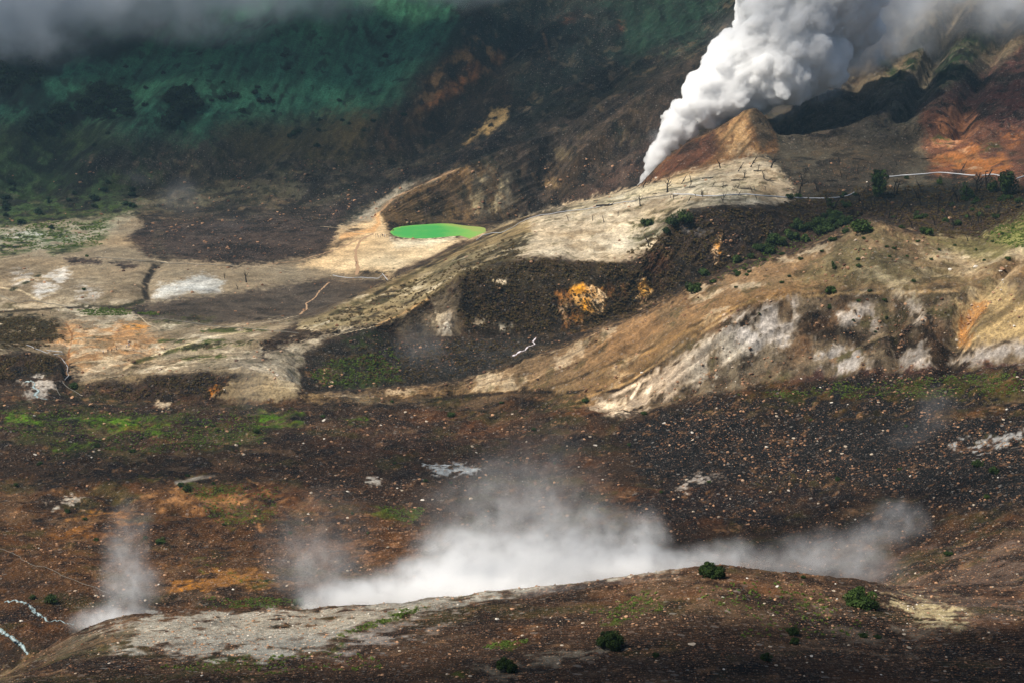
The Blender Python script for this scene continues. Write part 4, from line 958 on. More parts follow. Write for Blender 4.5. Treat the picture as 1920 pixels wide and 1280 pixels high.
for (a, b, w_, asp, lb) in [(1334,1082,54,1.05,'round green shrub standing on the ridge crest with steam behind it'),
    (1612,1137,78,.9,'large dark shrub on the right shoulder of the foreground ridge'),
    (1146,1215,64,1.1,'rounded dark shrub with sunlit top in the middle of the foreground slope'),
    (949,1258,50,1.0,'dark low shrub near the bottom edge, left of the rounded shrub'),
    (1486,1190,30,1.1,'upper of two small dark shrubs growing one below the other'),
    (1490,1208,26,.9,'lower of two small dark shrubs growing one below the other'),
    (1436,1236,28,.9,'small dim shrub near the bottom right, below the paired shrubs'),
    (1618,1195,22,.8,'small green tuft shrub under the large dark shrub'),
    (1645,1197,20,.8,'small bright green tuft shrub beside a paler one'),
    (1230,1232,18,1.0,'tiny dark shrub on the brown slope near the bottom'),
    (1505,1084,12,1.0,'tiny shrub poking up on the ridge crest right of the round shrub'),
    (1777,1042,22,.9,'small green shrub on the stony ground at far right')]:
    bush(near_b, a, b, w_, lb, None, asp)
MID = [(182,838,13),(249,849,13),(75,872,13),(138,727,20),(353,922,22),(338,911,16),(127,962,14),(160,976,9),(302,1018,20),(272,1010,10),(181,1014,12),(95,1132,28),(60,1122,16),(480,810,14),(265,822,10),(605,782,10),(846,782,18),(798,903,11),(845,906,8),(1000,807,11),(560,1134,26),(1207,777,14),(1098,753,16),(940,756,9),(1865,887,26),(1832,874,22),(1687,882,12),(1850,935,14),(1570,902,14),(735,754,9),(400,800,10),(352,895,9),(399,908,9),(545,1000,10),(900,1015,9),(740,870,7),(1240,925,9),(1330,905,8),(1180,835,10),(1040,870,8),(500,1090,10),(1700,800,9),(1520,790,8),(660,965,8),(690,1000,9),(30,910,10),(420,985,8)]
for i, (a, b, w_) in enumerate(MID):
    z_ = ('right part' if a > 1250 else 'middle' if a > 640 else 'left part')+' of the basin floor, '+('below the scarps' if b < 800 else 'halfway down' if b < 920 else 'just behind the ridge')
    bush(mid_b, a, b, w_, ('tiny' if w_ < 11 else 'small' if w_ < 17 else 'stout')+' dark shrub in the '+z_, 'scattered shrubs of the rocky basin')
for (a, b, w_, asp, lb) in [(1301,548,32,1.1,'dark bushy shrub at the low end of the spur shrub belt'),(1558,552,22,1.1,'dark shrub on the lip of the eroded scarp'),
    (1612,436,44,.9,'largest dark shrub on the spur summit'),(1738,440,24,1.2,'tall dark shrub right of the spur summit'),
    (1651,372,46,1.3,'big dark evergreen below the end of the white pipe'),(1813,372,26,1.4,'dark evergreen in the burnt wood at far right'),
    (1889,368,40,1.3,'wide dark evergreen at the right edge of the frame'),(1862,360,24,1.3,'dark evergreen between two larger ones at the right'),
    (1762,346,12,1.5,'slim green bush just under the white pipe'),(1699,336,10,1.2,'small round bush touching the white pipe'),
    (1285,418,34,1.2,'dark evergreen shrub on the pale plateau edge'),(1262,422,28,1.2,'left neighbour of the dark evergreen on the plateau edge'),
    (1214,424,24,1.2,'dark shrub in the cut left of the plateau evergreens'),(1249,438,22,.9,'low dark shrub below the plateau evergreens'),
    (157,545,10,1.0,'dark bush alone on the pale sandy mound'),(164,482,8,1.0,'dark bush beside the upper left path'),
    (386,646,8,1.0,'black bush alone on the sandy flats'),(1562,505,12,1.5,'upright green shrub in the middle of the spur slope'),
    (1890,487,12,.9,'green shrub by the boulders of the right ravine')]:
    bush(mid_b if asp < 1.25 else tall_b, a, b, w_, lb, None, asp)
for (a, b, w_) in [(1585,438,18),(1690,433,12),(1560,452,16),(1608,488,9),(1610,503,12),(1662,466,8),(1676,468,9),(1630,549,9),(1712,530,10),(1610,566,9),(1657,567,9),(1555,580,9),(1661,600,10),(1845,490,8),(1555,575,7),(1700,482,7),(1745,488,7),(1760,470,8),(1790,462,8),(1540,475,8),(1480,520,8),(1466,532,9),(1380,540,7),(1404,512,9),(1500,488,10),(1620,450,8),(1424,596,6),(1720,455,9),(1830,470,8),(1860,455,7),(1880,440,8),(1900,430,8),(1668,484,7),(1600,610,8),(1640,625,7)]:
    bush(mid_b, a, b, w_, 'small green shrub dotted over the gravelly spur slope', 'shrubs dotted over the spur')
def inside(poly, n, rs):
    P = np.asarray(poly, float); lo, hi = P.min(0), P.max(0); out = []
    while len(out) < n:
        q = rs.uniform(lo, hi, (n*2, 2)); out += list(q[poly_sd(P, q[:,0], q[:,1]) > 0])
    return out[:n]
rs = np.random.default_rng(5)
for (a, b) in inside([(1300,520),(1400,480),(1450,468),(1540,435),(1596,412),(1580,392),(1500,412),(1440,452),(1340,500)], 46, rs):
    bush(mid_b, a, b+6, rs.uniform(14, 27), 'dark green shrub crowded into the belt on the shaded side of the spur', 'shrub belt along the spur')
for (a, b) in inside([(1300,540),(1480,470),(1470,485),(1310,560)], 12, rs):
    bush(mid_b, a, b, rs.uniform(7, 12), 'low green shrub along the sunny fringe of the shrub belt', 'fringe of the shrub belt')
for (a, b) in inside([(1470,372),(1620,360),(1920,370),(1920,385),(1830,430),(1740,432),(1640,405),(1560,395)], 34, rs):
    bush(mid_b, a, b, rs.uniform(9, 19), 'dark shrub among the burnt trees of the hollow', 'shrubs among the burnt trees')
cl = [([(0,255),(130,190),(230,165),(255,215),(160,250)], 26, 22, 'in the long dark thicket on the lower left of the green mountain'),([(300,190),(345,175),(380,225),(310,245)], 14, 26, 'in the isolated round thicket in the middle of the green slope'),([(140,205),(200,150),(235,170),(180,215)], 10, 22, 'in the thicket climbing diagonally up the green slope'),([(0,120),(100,110),(60,170),(0,195)], 12, 22, 'at the left edge just under the mist'),([(400,175),(520,160),(510,195),(420,200)], 6, 18, 'in the small clump right of the round thicket'),([(200,100),(800,60),(700,200),(300,260),(150,280)], 26, 10, 'standing alone on the open green grass slope'),([(0,330),(250,330),(250,430),(0,430)], 22, 12, 'on the bright green ground above the pale left flats'),([(420,230),(800,200),(600,300)], 12, 9, 'on the olive lower slope above the dark plain')]
for poly, n, w_, whr in cl:
    for (a, b) in inside(poly, n, rs):
        bush(far_b, a, b, w_*rs.uniform(.9, 1.6), 'dark scrub tree '+whr, 'scrub trees '+whr)

# burnt bare trees
def burnt(seed, lean, nb):
    rs = np.random.default_rng(seed); root = empty('burnt_tree')
    top = np.array([lean, rs.uniform(-.1,.1), 1.0]); mid = top*.5+np.array([rs.uniform(-.08,.08), 0, 0])
    path = [np.array([0,0,-.06]), np.array([lean*.1,0,.12]), mid*.6, mid, top*.8, top]
    child('trunk', np_mesh('burnt_trunk', *tube(path, [.075,.06,.05,.04,.026,.01], 7), M_BARK), root)
    for k in range(nb):
        t = rs.uniform(.25, .75); b0 = top*t; a = rs.uniform(0, 6.28); l = rs.uniform(.2, .5)
        e = b0+np.array([cos(a)*l*.8, sin(a)*l*.4, l*rs.uniform(.3, 1.0)]); m_ = (b0+e)/2+np.array([0,0,-.04])
        tw = tube([b0, m_, e], [.032,.022,.008], 5)
        e2 = m_+np.array([cos(a+1.2)*l*.35, 0, l*.3]); tw2 = tube([m_, e2], [.018,.006], 4)
        child('branch', np_mesh('burnt_branch', *join([tw, tw2]), M_BARK), root)
    return root
bt = Protos([burnt(70+i, l, n) for i, (l, n) in enumerate([(.35,3),(-.3,2),(.1,4),(.55,3),(-.1,3),(.2,2),(-.45,4)])])
ntree = [0]
def tree(px, py, h, label, group=None, k=None):
    p = pick(px, py); hh = h*.85/ppm(p.y); ntree[0] += 1
    o = bt.put(ntree[0] if k is None else k, p, random.uniform(-.5, .5), (hh*1.0, hh, hh)); tag(o, label, 'dead tree', group); return o
for (a, b, h, k, lb) in [(1205,352,22,0,'charred trunk leaning right just where the plume rises'),(1216,345,18,3,'forked burnt stem against the base of the white plume'),
    (1251,362,34,2,'tallest forked burnt tree on the pale plateau'),(1277,346,20,3,'leaning black snag left of the twin snag on the plateau'),(1296,343,20,1,'upright black snag with two prongs on the plateau'),
    (1350,316,22,6,'burnt tree splayed like a V on the plateau rim'),(1384,322,22,3,'leaning burnt tree on the plateau rim under the cone'),(1408,314,26,3,'long leaning burnt tree right of the cone foot'),
    (1446,316,30,0,'thick burnt tree standing right of the cone'),(1504,350,28,4,'straight black trunk on the slope right of the plateau'),(1433,336,20,1,'burnt stump with raised arms beside a fallen log'),
    (1217,464,26,6,'Y-shaped burnt tree on the edge of the shrubby cut'),(1335,502,30,0,'black snag in front of the small orange seep'),(1846,344,34,3,'leaning burnt tree on the orange mound'),
    (1802,322,22,3,'thin burnt tree below the orange mound'),(1830,362,46,2,'tallest burnt tree crossing the white pipe at right'),(1850,355,40,4,'slender burnt tree beside the tallest one at right'),
    (462,530,28,4,'lone straight burnt trunk on the sandy flat'),(421,523,13,2,'short burnt trunk left of the lone straight trunk'),(446,543,13,6,'small twiggy burnt stump below the lone trunk'),
    (218,656,12,4,'thin dark stake next to the walkers on the flats'),(1066,415,14,6,'small Y-shaped snag on the bright plateau'),(1132,418,18,1,'forked snag in the middle of the bright plateau'),
    (1111,415,14,4,'thin snag left of the forked snag'),(1159,406,12,2,'small leafy-topped snag on the bright plateau'),(1815,455,16,6,'V-shaped fallen snag on the green-tinged slope'),
    (1609,475,18,0,'short burnt snag above two shrubs on the spur'),(866,464,8,6,'tiny V-shaped snag beside the pipe under the lake'),(1605,595,14,1,'twisted snag on the shaded scarp'),(1200,388,26,4,'thin pole-like burnt tree beside the pipe')]:
    tree(a, b, h, lb, None, k)
for (a, b) in inside([(1480,355),(1640,350),(1900,360),(1900,395),(1800,432),(1720,440),(1640,405),(1560,392)], 66, rs):
    tree(a, b+4, rs.uniform(16, 34), 'thin blackened tree in the burnt wood behind the spur summit', 'burnt wood behind the spur summit')
for (a, b) in inside([(1230,372),(1290,350),(1460,352),(1480,376),(1300,384)], 26, rs):
    tree(a, b, rs.uniform(7, 15), 'short thin burnt stem beside the pipe on the plateau', 'burnt stems beside the plateau pipe')
for (a, b) in inside([(1320,330),(1460,320),(1640,290),(1720,300),(1640,350),(1480,350)], 22, rs):
    tree(a, b, rs.uniform(9, 20), 'small burnt tree on the grey slope right of the cone', 'burnt trees on the grey slope')
for (a, b) in inside([(1600,180),(1900,120),(1800,250),(1650,250)], 14, rs):
    tree(a, b, rs.uniform(9, 18), 'small burnt tree on the ribs of the upper right mountain', 'burnt trees on the upper right mountain')
for (a, b) in inside([(100,400),(300,385),(460,300),(520,310),(320,430),(120,440)], 16, rs):
    tree(a, b, rs.uniform(7, 13), 'small burnt tree at the foot of the green slope', 'burnt trees at the foot of the green slope')
# fallen logs
def make_log(seed):
    rs_ = np.random.default_rng(seed); root = empty('fallen_log')
    child('trunk', np_mesh('log_trunk', *tube([(-.5,0,.03),(-.2,.03,.05),(.15,-.02,.05),(.5,.04,.04)], [.05,.045,.035,.012], 7), M_BARK), root)
    for k in range(2):
        x = rs_.uniform(-.2,.3); child('branch', np_mesh('log_branch', *tube([(x,0,.05),(x+.12,rs_.uniform(-.1,.1),.16),(x+.2,.05,.2)], [.02,.014,.005], 5), M_BARK), root)
    return root
lg = Protos([make_log(90+i) for i in range(3)])
for i, (a, b, w_, rz) in enumerate([(1440,340,34,-.5),(1425,322,26,-.2),(1140,388,44,.15),(1040,382,16,.3),(1385,339,30,.1),(1330,336,30,.25),(1270,368,20,.6),(1230,365,20,.7),(940,440,12,-.6),(1360,350,24,.9),(1480,356,20,-.7),(1300,352,18,.2),(1400,356,22,-.3),(1690,300,30,-.4),(1740,300,26,.2),(1640,332,22,.2),(1120,377,16,.5),(1610,300,24,-.6),(1560,340,20,.4),(1455,300,18,.2)]):
    p = pick(a, b); L_ = w_/ppm(p.y); o = lg.put(i, p, rz, (L_, L_, L_*.8)); tag(o, 'charred fallen log lying on the burnt ground around the plateau', 'fallen log', 'fallen logs around the plateau')

# ------------------------------------------------------------------ pipes laid over the ground
M_PIPE = simple('weathered_white_pipe', (176,178,182), .5, .08, 2); M_PIPEG = simple('grey_pipe', (116,112,104), .6, .1, 2)
def pipe(pts, r, label, mat=M_PIPE, lift=.25):
    R = resample([(a, b, 0) for a, b in pts], 5.0); P = np.array([pick(a, b) for a, b, _ in R]); P[:,2] += lift
    Z = P[:,2].copy()
    for _ in range(3): Z[1:-1] = np.maximum((Z[:-2]+Z[1:-1]+Z[2:])/3, [ground_z(x, y)+lift*.6 for x, y in P[1:-1,:2]])
    P[:,2] = Z; P[1:-1,1] = (P[:-2,1]+P[1:-1,1]*2+P[2:,1])/4
    P[:,2] = [max(z, ground_z(x, y)+lift*.5) for (x, y), z in zip(P[:,:2], P[:,2])]
    o = link('pipe', np_mesh('pipe', *tube(P, [r]*len(P), 8), mat)); tag(o, label, 'pipe'); return o
pipe([(1668,333),(1700,330),(1722,329),(1745,326),(1765,325),(1795,328),(1828,331)], .26, 'long white pipe crossing below the orange mound')
pipe([(1841,331),(1855,329),(1868,329),(1878,332)], .26, 'short white pipe section right of the tallest burnt tree')
pipe([(1906,336),(1915,333),(1925,330)], .26, 'end of the white pipe at the right edge')
pipe([(1262,366),(1290,366),(1315,369),(1345,369),(1370,367),(1400,366),(1430,369),(1460,371),(1500,373),(1540,374),(1570,373),(1590,369),(1602,362)], .26, 'white pipe running along the back of the pale plateau')
pipe([(1190,378),(1210,373),(1240,369),(1262,366)], .16, 'thin pale pipe joining the plateau pipe near the plume', M_PIPEG)
pipe([(893,452),(905,443),(925,438),(940,438),(960,428),(985,414),(1002,408),(1030,403),(1065,397),(1100,394),(1150,384),(1190,378)], .14, 'thin pipe climbing from the lake corner onto the plateau', M_PIPE)
pipe([(712,613),(725,623),(742,631),(765,633),(800,634),(850,634),(900,633),(960,632),(1000,632)], .06, 'thin pipe crossing the back of the green gully', M_BARK)
pipe([(48,647),(70,656),(100,668),(118,680),(127,690),(129,702),(122,714)], .11, 'pale pipe bending down past the dark bank at left')
pipe([(117,716),(125,728),(140,734),(152,743)], .1, 'short grey pipe trailing into the rocks at left', M_PIPEG)
pipe([(104,725),(110,736),(114,744)], .08, 'stub of pipe beside the pale pool', M_PIPEG)
pipe([(625,518),(650,523),(675,522),(700,523),(727,527)], .16, 'pipe along the path below the sandy lake shore')
pipe([(180,484),(240,488),(300,494),(360,497),(440,500)], .12, 'thin pipe following the upper left path', M_PIPEG)
pipe([(0,556),(30,570),(60,566),(100,572),(140,579)], .11, 'thin pipe along the stream bed at left', M_PIPEG)
pipe([(280,597),(330,602),(370,608),(408,613),(480,618),(560,626)], .1, 'thin pipe across the foot of the dark plain', M_PIPEG)
pipe([(0,1030),(20,1038),(36,1048),(58,1060),(84,1066),(110,1078),(140,1090),(170,1100),(205,1115)], .045, 'thin hose crossing the orange ground at lower left', M_PIPEG, .06)
pipe([(0,1162),(12,1180),(40,1200),(70,1222)], .03, 'dark hose beside the lower left stream', M_BARK, .05)

# ------------------------------------------------------------------ walkers
def person_mesh(pose):
    import bmesh
    me = bpy.data.meshes.new('body'); 
    st = .13 if pose == 1 else .06
    V = [(0,0,.95),(0,0,1.12),(0,0,1.32),(0,0,1.45),(0,0,1.53),(0,.01,1.62),(0,.01,1.73),
         (.1,0,.9),(.11,st,.5),(.11,st*1.2,.09),(.11,st*1.2+.14,.04), (-.1,0,.9),(-.11,-st,.5),(-.11,-st*1.6,.09),(-.11,-st*1.6+.14,.04),
         (.19,0,1.4),(.25,-.03,1.14),(.26,.08,.9),(.26,.12,.82), (-.19,0,1.4),(-.25,.03,1.14),(-.26,.1,.9),(-.26,.14,.82)]
    E = [(0,1),(1,2),(2,3),(3,4),(4,5),(5,6),(0,7),(7,8),(8,9),(9,10),(0,11),(11,12),(12,13),(13,14),(3,15),(15,16),(16,17),(17,18),(3,19),(19,20),(20,21),(21,22)]
    R = [.15,.13,.16,.12,.06,.1,.085,.1,.07,.05,.045,.1,.07,.05,.045,.07,.05,.038,.035,.07,.05,.038,.035]
    me.from_pydata(V, E, []); o = bpy.data.objects.new('tmp', me); COL.objects.link(o)
    o.modifiers.new('s', 'SKIN')
    for i, r in enumerate(R): me.skin_vertices[0].data[i].radius = (r, r*(.75 if i < 4 else 1))
    me.skin_vertices[0].data[0].use_root = True
    sm = o.modifiers.new('u', 'SUBSURF'); sm.levels = 1
    dg = bpy.context.evaluated_depsgraph_get(); m2 = bpy.data.meshes.new_from_object(o.evaluated_get(dg), depsgraph=dg)
    bpy.data.objects.remove(o); bpy.data.meshes.remove(me); m2.name = 'person_body'
    return m2
SKIN = simple('skin', (176,128,98), .6, .02)
def cloth(c): return simple('cloth', c, .85, .05)
PCOL = {'black': cloth((32,32,36)), 'navy': cloth((38,44,70)), 'white': cloth((214,212,206)), 'red': cloth((150,40,40)), 'grey': cloth((110,110,112)), 'blue': cloth((70,104,160)), 'denim': cloth((52,62,86))}
M_HAIR = simple('dark_hair', (28,22,20), .7, .05)
base = [person_mesh(0), person_mesh(1)]
def person(px, py, top, bottom, label, pose, rz, group=None, hat=False):
    me = base[pose].copy(); me.materials.clear()
    for m_ in (SKIN, PCOL[top], PCOL[bottom]): me.materials.append(m_)
    n = len(me.polygons); c = np.empty(n*3); me.polygons.foreach_get('center', c); c = c.reshape(-1,3)
    mi = np.zeros(n, np.int32); mi[(c[:,2] < 1.47) & (c[:,2] > .93)] = 1; mi[c[:,2] <= .93] = 2
    mi[(np.abs(c[:,0]) > .2) & (c[:,2] < 1.08)] = 0
    me.polygons.foreach_set('material_index', mi)
    p = pick(px, py); o = link('person', me); o.location = p; o.rotation_euler = (0,0,rz); tag(o, label, 'person', group)
    Vh = ICO2[0]*np.array([.1,.11,.09])+np.array([0,-.012,1.70]); child('hair', np_mesh('hair', Vh, ICO2[1], M_HAIR), o)
    return o
for i, (a, b, t, bt_, lb) in enumerate([(704,444,'navy','black','leftmost walker in navy top at the lake group'),(707,444,'black','denim','second walker from the left beside the lake, in black'),
    (713,446,'navy','black','walker in dark clothes in the middle of the lakeside group'),(716,444,'grey','black','walker in grey top in the lakeside group'),(710,447,'grey','denim','walker standing nearest the viewer in the lakeside group'),
    (718.5,445,'black','black','walker all in black in the lakeside group'),(721,445.5,'white','navy','walker in white top left of the red trousers'),(723,444.5,'white','white','walker dressed all in white by the water'),(725.5,445,'navy','red','walker in navy top and red trousers at the water edge'),
    (667.5,496,'black','navy','single walker going up the ochre path'),
    (193,663,'white','navy','walker in white top lowest on the orange flats'),(203,662,'black','black','walker in black, left of a matching companion'),(210,661,'black','black','walker in black with a companion to the left'),(237,652,'white','denim','walker in white beside one in blue'),(242,651,'blue','black','walker in blue top, rightmost on the orange flats'),
    (80,595,'black','black','walker in black where the left paths meet'),(95,589,'grey','black','walker in grey by the stream bed at left')]):
    person(a, b, t, bt_, lb, i % 2, random.uniform(0, 6.28))

# ------------------------------------------------------------------ boulders, rubble and brush
def stone_mat():
    m, n, out = newmat('loose_stone')
    at = n.nodes.new('ShaderNodeAttribute'); at.attribute_name = 'tint'
    c = ramp(n, at.outputs['Fac'], [(0, tuple(lin((56,44,38)))), (.25, tuple(lin((98,68,50)))), (.5, tuple(lin((142,108,82)))), (.7, tuple(lin((176,136,104)))), (.85, tuple(lin((176,160,140)))), (1, tuple(lin((210,200,186))))])
    geo = n.nodes.new('ShaderNodeNewGeometry'); t = N(n, 'ShaderNodeTexNoise', Scale=4.0, Detail=4.0); n.links.new(geo.outputs['Position'], t.inputs['Vector'])
    v = mathn(n, 'MULTIPLY_ADD', t.outputs['Fac'], .9); n.nodes[-1].inputs[2].default_value = .5
    c = mixc(n, 1.0, c, v, 'MULTIPLY')
    b = n.nodes.new('ShaderNodeBsdfPrincipled'); b.inputs['Roughness'].default_value = .9; b.inputs['Specular IOR Level'].default_value = .2
    n.links.new(c, b.inputs['Base Color']); n.links.new(b.outputs[0], out.inputs['Surface']); return m
M_STONE = stone_mat()
def stone_shape(seed, src=ICO1):
    rs_ = np.random.default_rng(seed); V, F = src; V = V.copy()
    for _ in range(7):   # chisel flat facets
        d = rs_.normal(size=3); d /= np.linalg.norm(d); h = rs_.uniform(.45, .8); t = V@d
        V -= np.maximum(t-h, 0)[:,None]*d
    return V*np.array([1, rs_.uniform(.7,1.1), rs_.uniform(.5,.8)]), F
def blend_rot(rs_, n):
    a = rs_.uniform(0, 2*pi, n); c, s_ = np.cos(a), np.sin(a); R = np.zeros((n,3,3)); R[:,0,0] = c; R[:,0,1] = -s_; R[:,1,0] = s_; R[:,1,1] = c; R[:,2,2] = 1
    return R
def visible_points(n, rs_, box=(-60,1980,330,1330), wfun=None):
    px = rs_.uniform(box[0], box[1], n); py = rs_.uniform(box[2], box[3], n)
    s_ = ((px-960)/FPX)/(CP+(640-py)/FPX*SP)
    j = np.clip(np.searchsorted(sc, s_), 1, NC-1)
    i = np.empty(n, int)
    for q in range(n): i[q] = NR-1-np.searchsorted(PYV[::-1, j[q]], py[q], 'right')+1
    i = np.clip(i, 0, NR-1)
    return px, py, i, j
# biggest ones singly
blobs_ = [stone_shape(200+i, ICO2) for i in range(8)]
bm_ = []
for i, (V, F) in enumerate(blobs_):
    for t in (.2,.5,.68,.85,1.0): bm_.append(np_mesh('boulder', V, F, M_STONE, {'tint': ('FLOAT', np.full(len(V), t))}, smooth=False))
def boulder(px, py, w_, label, group=None, k=None, tint=None):
    p = pick(px, py); r = w_/2/ppm(p.y)
    tint = tint if tint is not None else random.choice([0,1,1,2,2,3,4]); i = random.randrange(8)*5+tint
    if group: label = ['dark ','brown ','orange-tan ','pale grey ','whitish '][tint]+label
    o = link('boulder', bm_[i]); o.location = p+Vector((0,0,r*.15)); o.rotation_euler = (random.uniform(-.3,.3), random.uniform(-.3,.3), random.uniform(0, 6.28)); o.scale = (r, r, r*.9)
    tag(o, label, 'boulder', group); return o
for (a, b, w_, t, lb) in [(722,1148,11,0,'dark boulder on the pale gravel of the ridge'),(960,1143,13,2,'reddish boulder on the near slope below the steam'),(1180,1083,11,3,'grey block on the ridge crest under the steam'),(1175,1156,11,2,'rusty boulder above the rounded shrub'),
    (1206,1152,11,3,'pale boulder right of the rusty one'),(1187,1170,9,2,'orange-tinged stone under the pale boulder'),(932,1162,10,4,'light grey stone on the near slope'),(1296,1210,18,3,'large grey boulder low on the near slope at right'),(1704,1215,16,3,'rounded grey boulder near the bottom right'),
    (1756,1094,12,2,'rusty boulder on the stony ground at right'),(1790,1098,13,0,'dark boulder right of the rusty boulder'),(1866,1136,16,0,'dark boulder lowest on the stony ground'),(1880,508,16,1,'large brown boulder capping the right ravine'),(1876,510,8,4,'white boulder beside the brown one in the ravine'),(1880,527,7,4,'white boulder below the pair in the ravine'),
    (1780,507,9,4,'white rock on the upper right spur'),(1830,502,12,4,'pale rock slab right of the white rock'),(421,731,5,4,'round white boulder on the left scarp'),(1345,482,6,4,'light stone by the shrub belt')]:
    boulder(a, b, w_, lb, None, tint=t)
def zone_label(px, py, Y):
    if Y < 235: return 'loose rock on the near slope of the foreground ridge', 'rocks of the foreground slope'
    if px > 1640 and py > 980: return 'loose rock on the grey stony ground at lower right', 'rocks of the stony ground'
    if px > 1180 and py > 700: return 'rock lying on the scorched dark slope', 'rocks of the scorched slope'
    if py > 740: return 'rock lying among the rubble of the basin floor', 'rocks of the basin floor'
    if px > 1000 and py > 400: return 'rock lying on the eroded spur', 'rocks of the spur'
    return 'rock lying on the far crater slopes', 'rocks of the far slopes'
px, py, i_, j_ = visible_points(1500, np.random.default_rng(77), (0,1920,690,1280))
cnt = 0
for a, b, i, j in zip(px, py, i_, j_):
    if cnt >= 275: break
    if GRAV[i, j] < .75 or rs.random() > GRAV[i, j]: continue
    yy = GY[i, j]; lb, gp = zone_label(a, b, yy)
    boulder(a, b, rs.uniform(5, 9)*(1.15 if yy < 240 else 1), lb, gp, tint=random.choice([1,2,2,3,3,4]) if px[0] is not None else None); cnt += 1
def scatter(name, label, tmpl, px, py, i, j, size, mat, rs_, tint, squash=None, sink=.1, smooth=False):
    n = len(i); P = np.stack([GX[i, j], GY[i, j], GZ2[i, j]], 1)
    P[:,0] += rs_.uniform(-.15,.15,n)*P[:,1]/900; 
    R = blend_rot(rs_, n); VV = []; FF = []; TT = []; off = 0
    which = rs_.integers(0, len(tmpl), n)
    for k, tm in enumerate(tmpl):
        q = np.where(which == k)[0]
        if not len(q): continue
        V, F = tm[0], tm[1]
        W = np.einsum('nij,vj->nvi', R[q], V)*size[q][:,None,None]+P[q][:,None,:]; W[...,2] += size[q][:,None]*sink
        FF.append((F[None]+(np.arange(len(q))*len(V))[:,None,None]+off).reshape(-1, F.shape[1])); VV.append(W.reshape(-1,3)); off += len(q)*len(V)
        t0 = np.repeat(tint[q], len(V)); 
        if len(tm) > 2: t0 = np.clip(t0*.6+np.tile(tm[2], len(q))*.5, 0, 1)
        TT.append(t0)
    o = link(name, np_mesh(name, np.concatenate(VV), np.concatenate(FF), mat, {'tint': ('FLOAT', np.concatenate(TT))}, smooth=smooth))
    o['kind'] = 'stuff'; o['label'] = label; return o
r1 = np.random.default_rng(301)
st_t = [stone_shape(400+i) for i in range(8)]
px, py, i, j = visible_points(240000, r1, (-60,1980,300,1340))
g = GRAV[i, j]; lum = COLR[i, j].mean(-1)
patch = .38+1.5*fbm(GX[i, j], GY[i, j], 14, 4, 3)+.5*fbm(GX[i, j], GY[i, j], 3, 2, 9)
keep = r1.random(len(g)) < (g**1.6)*np.clip(patch, .06, 1)*np.where((px > 1100) & (py > 690), .7, .6)
px, py, i, j, g = px[keep], py[keep], i[keep], j[keep], g[keep]
spx = r1.pareto(1.9, len(i))*1.1+1.0; spx = np.clip(spx, 1.0, 9)
spx = np.where((px > 1150) & (py > 700), np.clip(spx*1.35, 1, 8), spx)
size = spx/2*GY[i, j]/FPX
lum = COLR[i, j].mean(-1)
tint = np.clip(np.interp(lum, [.01,.08,.3,.6], [.34,.42,.68,.84])+r1.normal(0,.2,len(i)), 0, 1)
scatter('rubble', 'countless loose stones strewn over the crater floor and slopes', st_t, px, py, i, j, size, M_STONE, r1, tint)
r2 = np.random.default_rng(302)
px, py, i, j = visible_points(120000, r2, (-60,1980,985,1300))
ok = (r2.random(len(i)) < .35+.65*(GRAV[i, j] > .7))
px, py, i, j = px[ok], py[ok], i[ok], j[ok]
size = np.clip(r2.pareto(2.6, len(i))*1.2+.9, .9, 5.5)/2*GY[i, j]/FPX
lum = COLR[i, j].mean(-1); tint = np.clip(np.interp(lum, [.01,.08,.3,.6], [.22,.42,.86,.97])+r2.normal(0,.16,len(i)), 0, 1)
scatter('gravel', 'fine gravel covering the foreground ridge', st_t, px, py, i, j, size, M_STONE, r2, tint)
def clump(seed, n=26, leaf=.28):
    V, F, t = leaves(n, 1.0, leaf, np.random.default_rng(seed), 4, .7, .6); return V, F, t
cl_t = [clump(500+i) for i in range(6)]
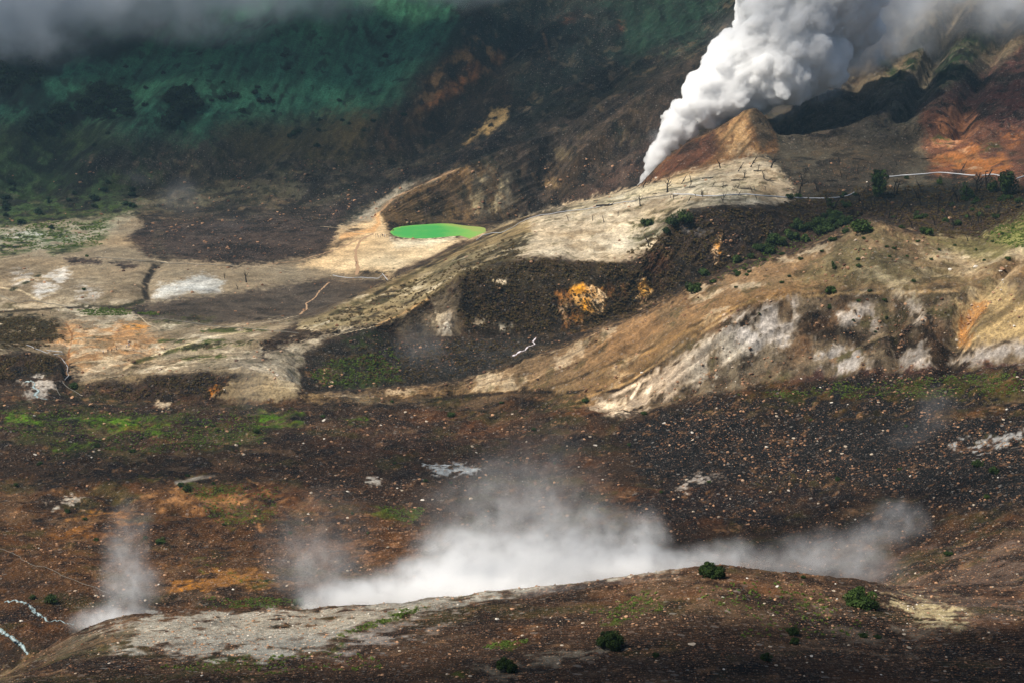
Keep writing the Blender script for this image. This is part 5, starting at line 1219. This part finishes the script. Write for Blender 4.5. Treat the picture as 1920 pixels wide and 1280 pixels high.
def brush(name, label, polys, n, wmin, wmax, mat, seed, tl=(.2,.9)):
    r_ = np.random.default_rng(seed); I = []; J = []
    for poly, f in polys:
        P = np.asarray(poly, float)
        px, py, i, j = visible_points(int(n*f*2.5), r_, (P[:,0].min(), P[:,0].max(), P[:,1].min(), P[:,1].max()))
        k = (poly_sd(P, px+wpx[i, j]*14, py+wpy[i, j]*8) > 0) & (fbm(GX[i, j], GY[i, j], 7, 3, 5) > r_.uniform(-.5,.25,len(i)))
        k = np.where(k)[0][:int(n*f)]; I.append(i[k]); J.append(j[k])
    i = np.concatenate(I); j = np.concatenate(J)
    size = r_.uniform(wmin, wmax, len(i))/2*GY[i, j]/FPX
    scatter(name, label, cl_t, None, None, i, j, size, mat, r_, r_.uniform(*tl, len(i)), sink=-.05)
brush('brush', 'dry brown brush covering the dark gully sides and the burnt hollow', [
    ([(870,505),(960,485),(1160,492),(1260,420),(1300,395),(1450,392),(1450,440),(1330,520),(1200,590),(1080,625),(880,620),(850,560)], .38),
    ([(1450,385),(1600,350),(1920,350),(1920,400),(1830,445),(1740,440),(1640,405),(1500,430)], .25),
    ([(0,595),(100,600),(120,640),(60,655),(0,655)], .08), ([(560,615),(740,545),(960,440),(980,480),(860,530),(740,605)], .14),
    ([(0,670),(110,668),(112,700),(0,715)], .04), ([(150,725),(400,698),(430,740),(300,752),(150,745)], .04), ([(570,700),(700,640),(1000,640),(960,680),(700,728)], .07)],
    9000, 4, 9, M_TUFT, 21)
brush('grass', 'patches of low green grass and weeds on the basin floor and ridges', [
    ([(0,770),(520,780),(480,830),(300,850),(120,845),(0,810)], .2), ([(580,690),(740,650),(760,715),(600,725)], .12), ([(1380,740),(1680,712),(1920,700),(1920,740),(1600,748)], .14),
    ([(1400,480),(1560,420),(1600,400),(1620,415),(1500,470),(1320,540)], .12), ([(0,420),(200,415),(190,460),(0,475)], .12), ([(1830,450),(1920,400),(1920,470)], .06),
    ([(350,905),(520,915),(520,980),(400,985)], .06), ([(700,950),(800,955),(770,990)], .05), ([(360,1125),(560,1120),(520,1140),(380,1140)], .06), ([(140,580),(300,585),(300,592),(150,590)], .07)],
    6000, 3, 7, M_TUFTG, 22)
brush('grass', 'green weeds sprouting on the foreground ridge', [
    ([(640,1195),(760,1140),(800,1135),(760,1155),(680,1190)], .3), ([(300,1250),(700,1215),(720,1250),(400,1275)], .2), ([(900,1215),(990,1195),(980,1220)], .15), ([(1100,1150),(1230,1110),(1260,1140),(1130,1175)], .15), ([(1300,1100),(1500,1090),(1650,1200),(1400,1200)], .2)],
    900, 5, 13, M_TUFTG, 23)
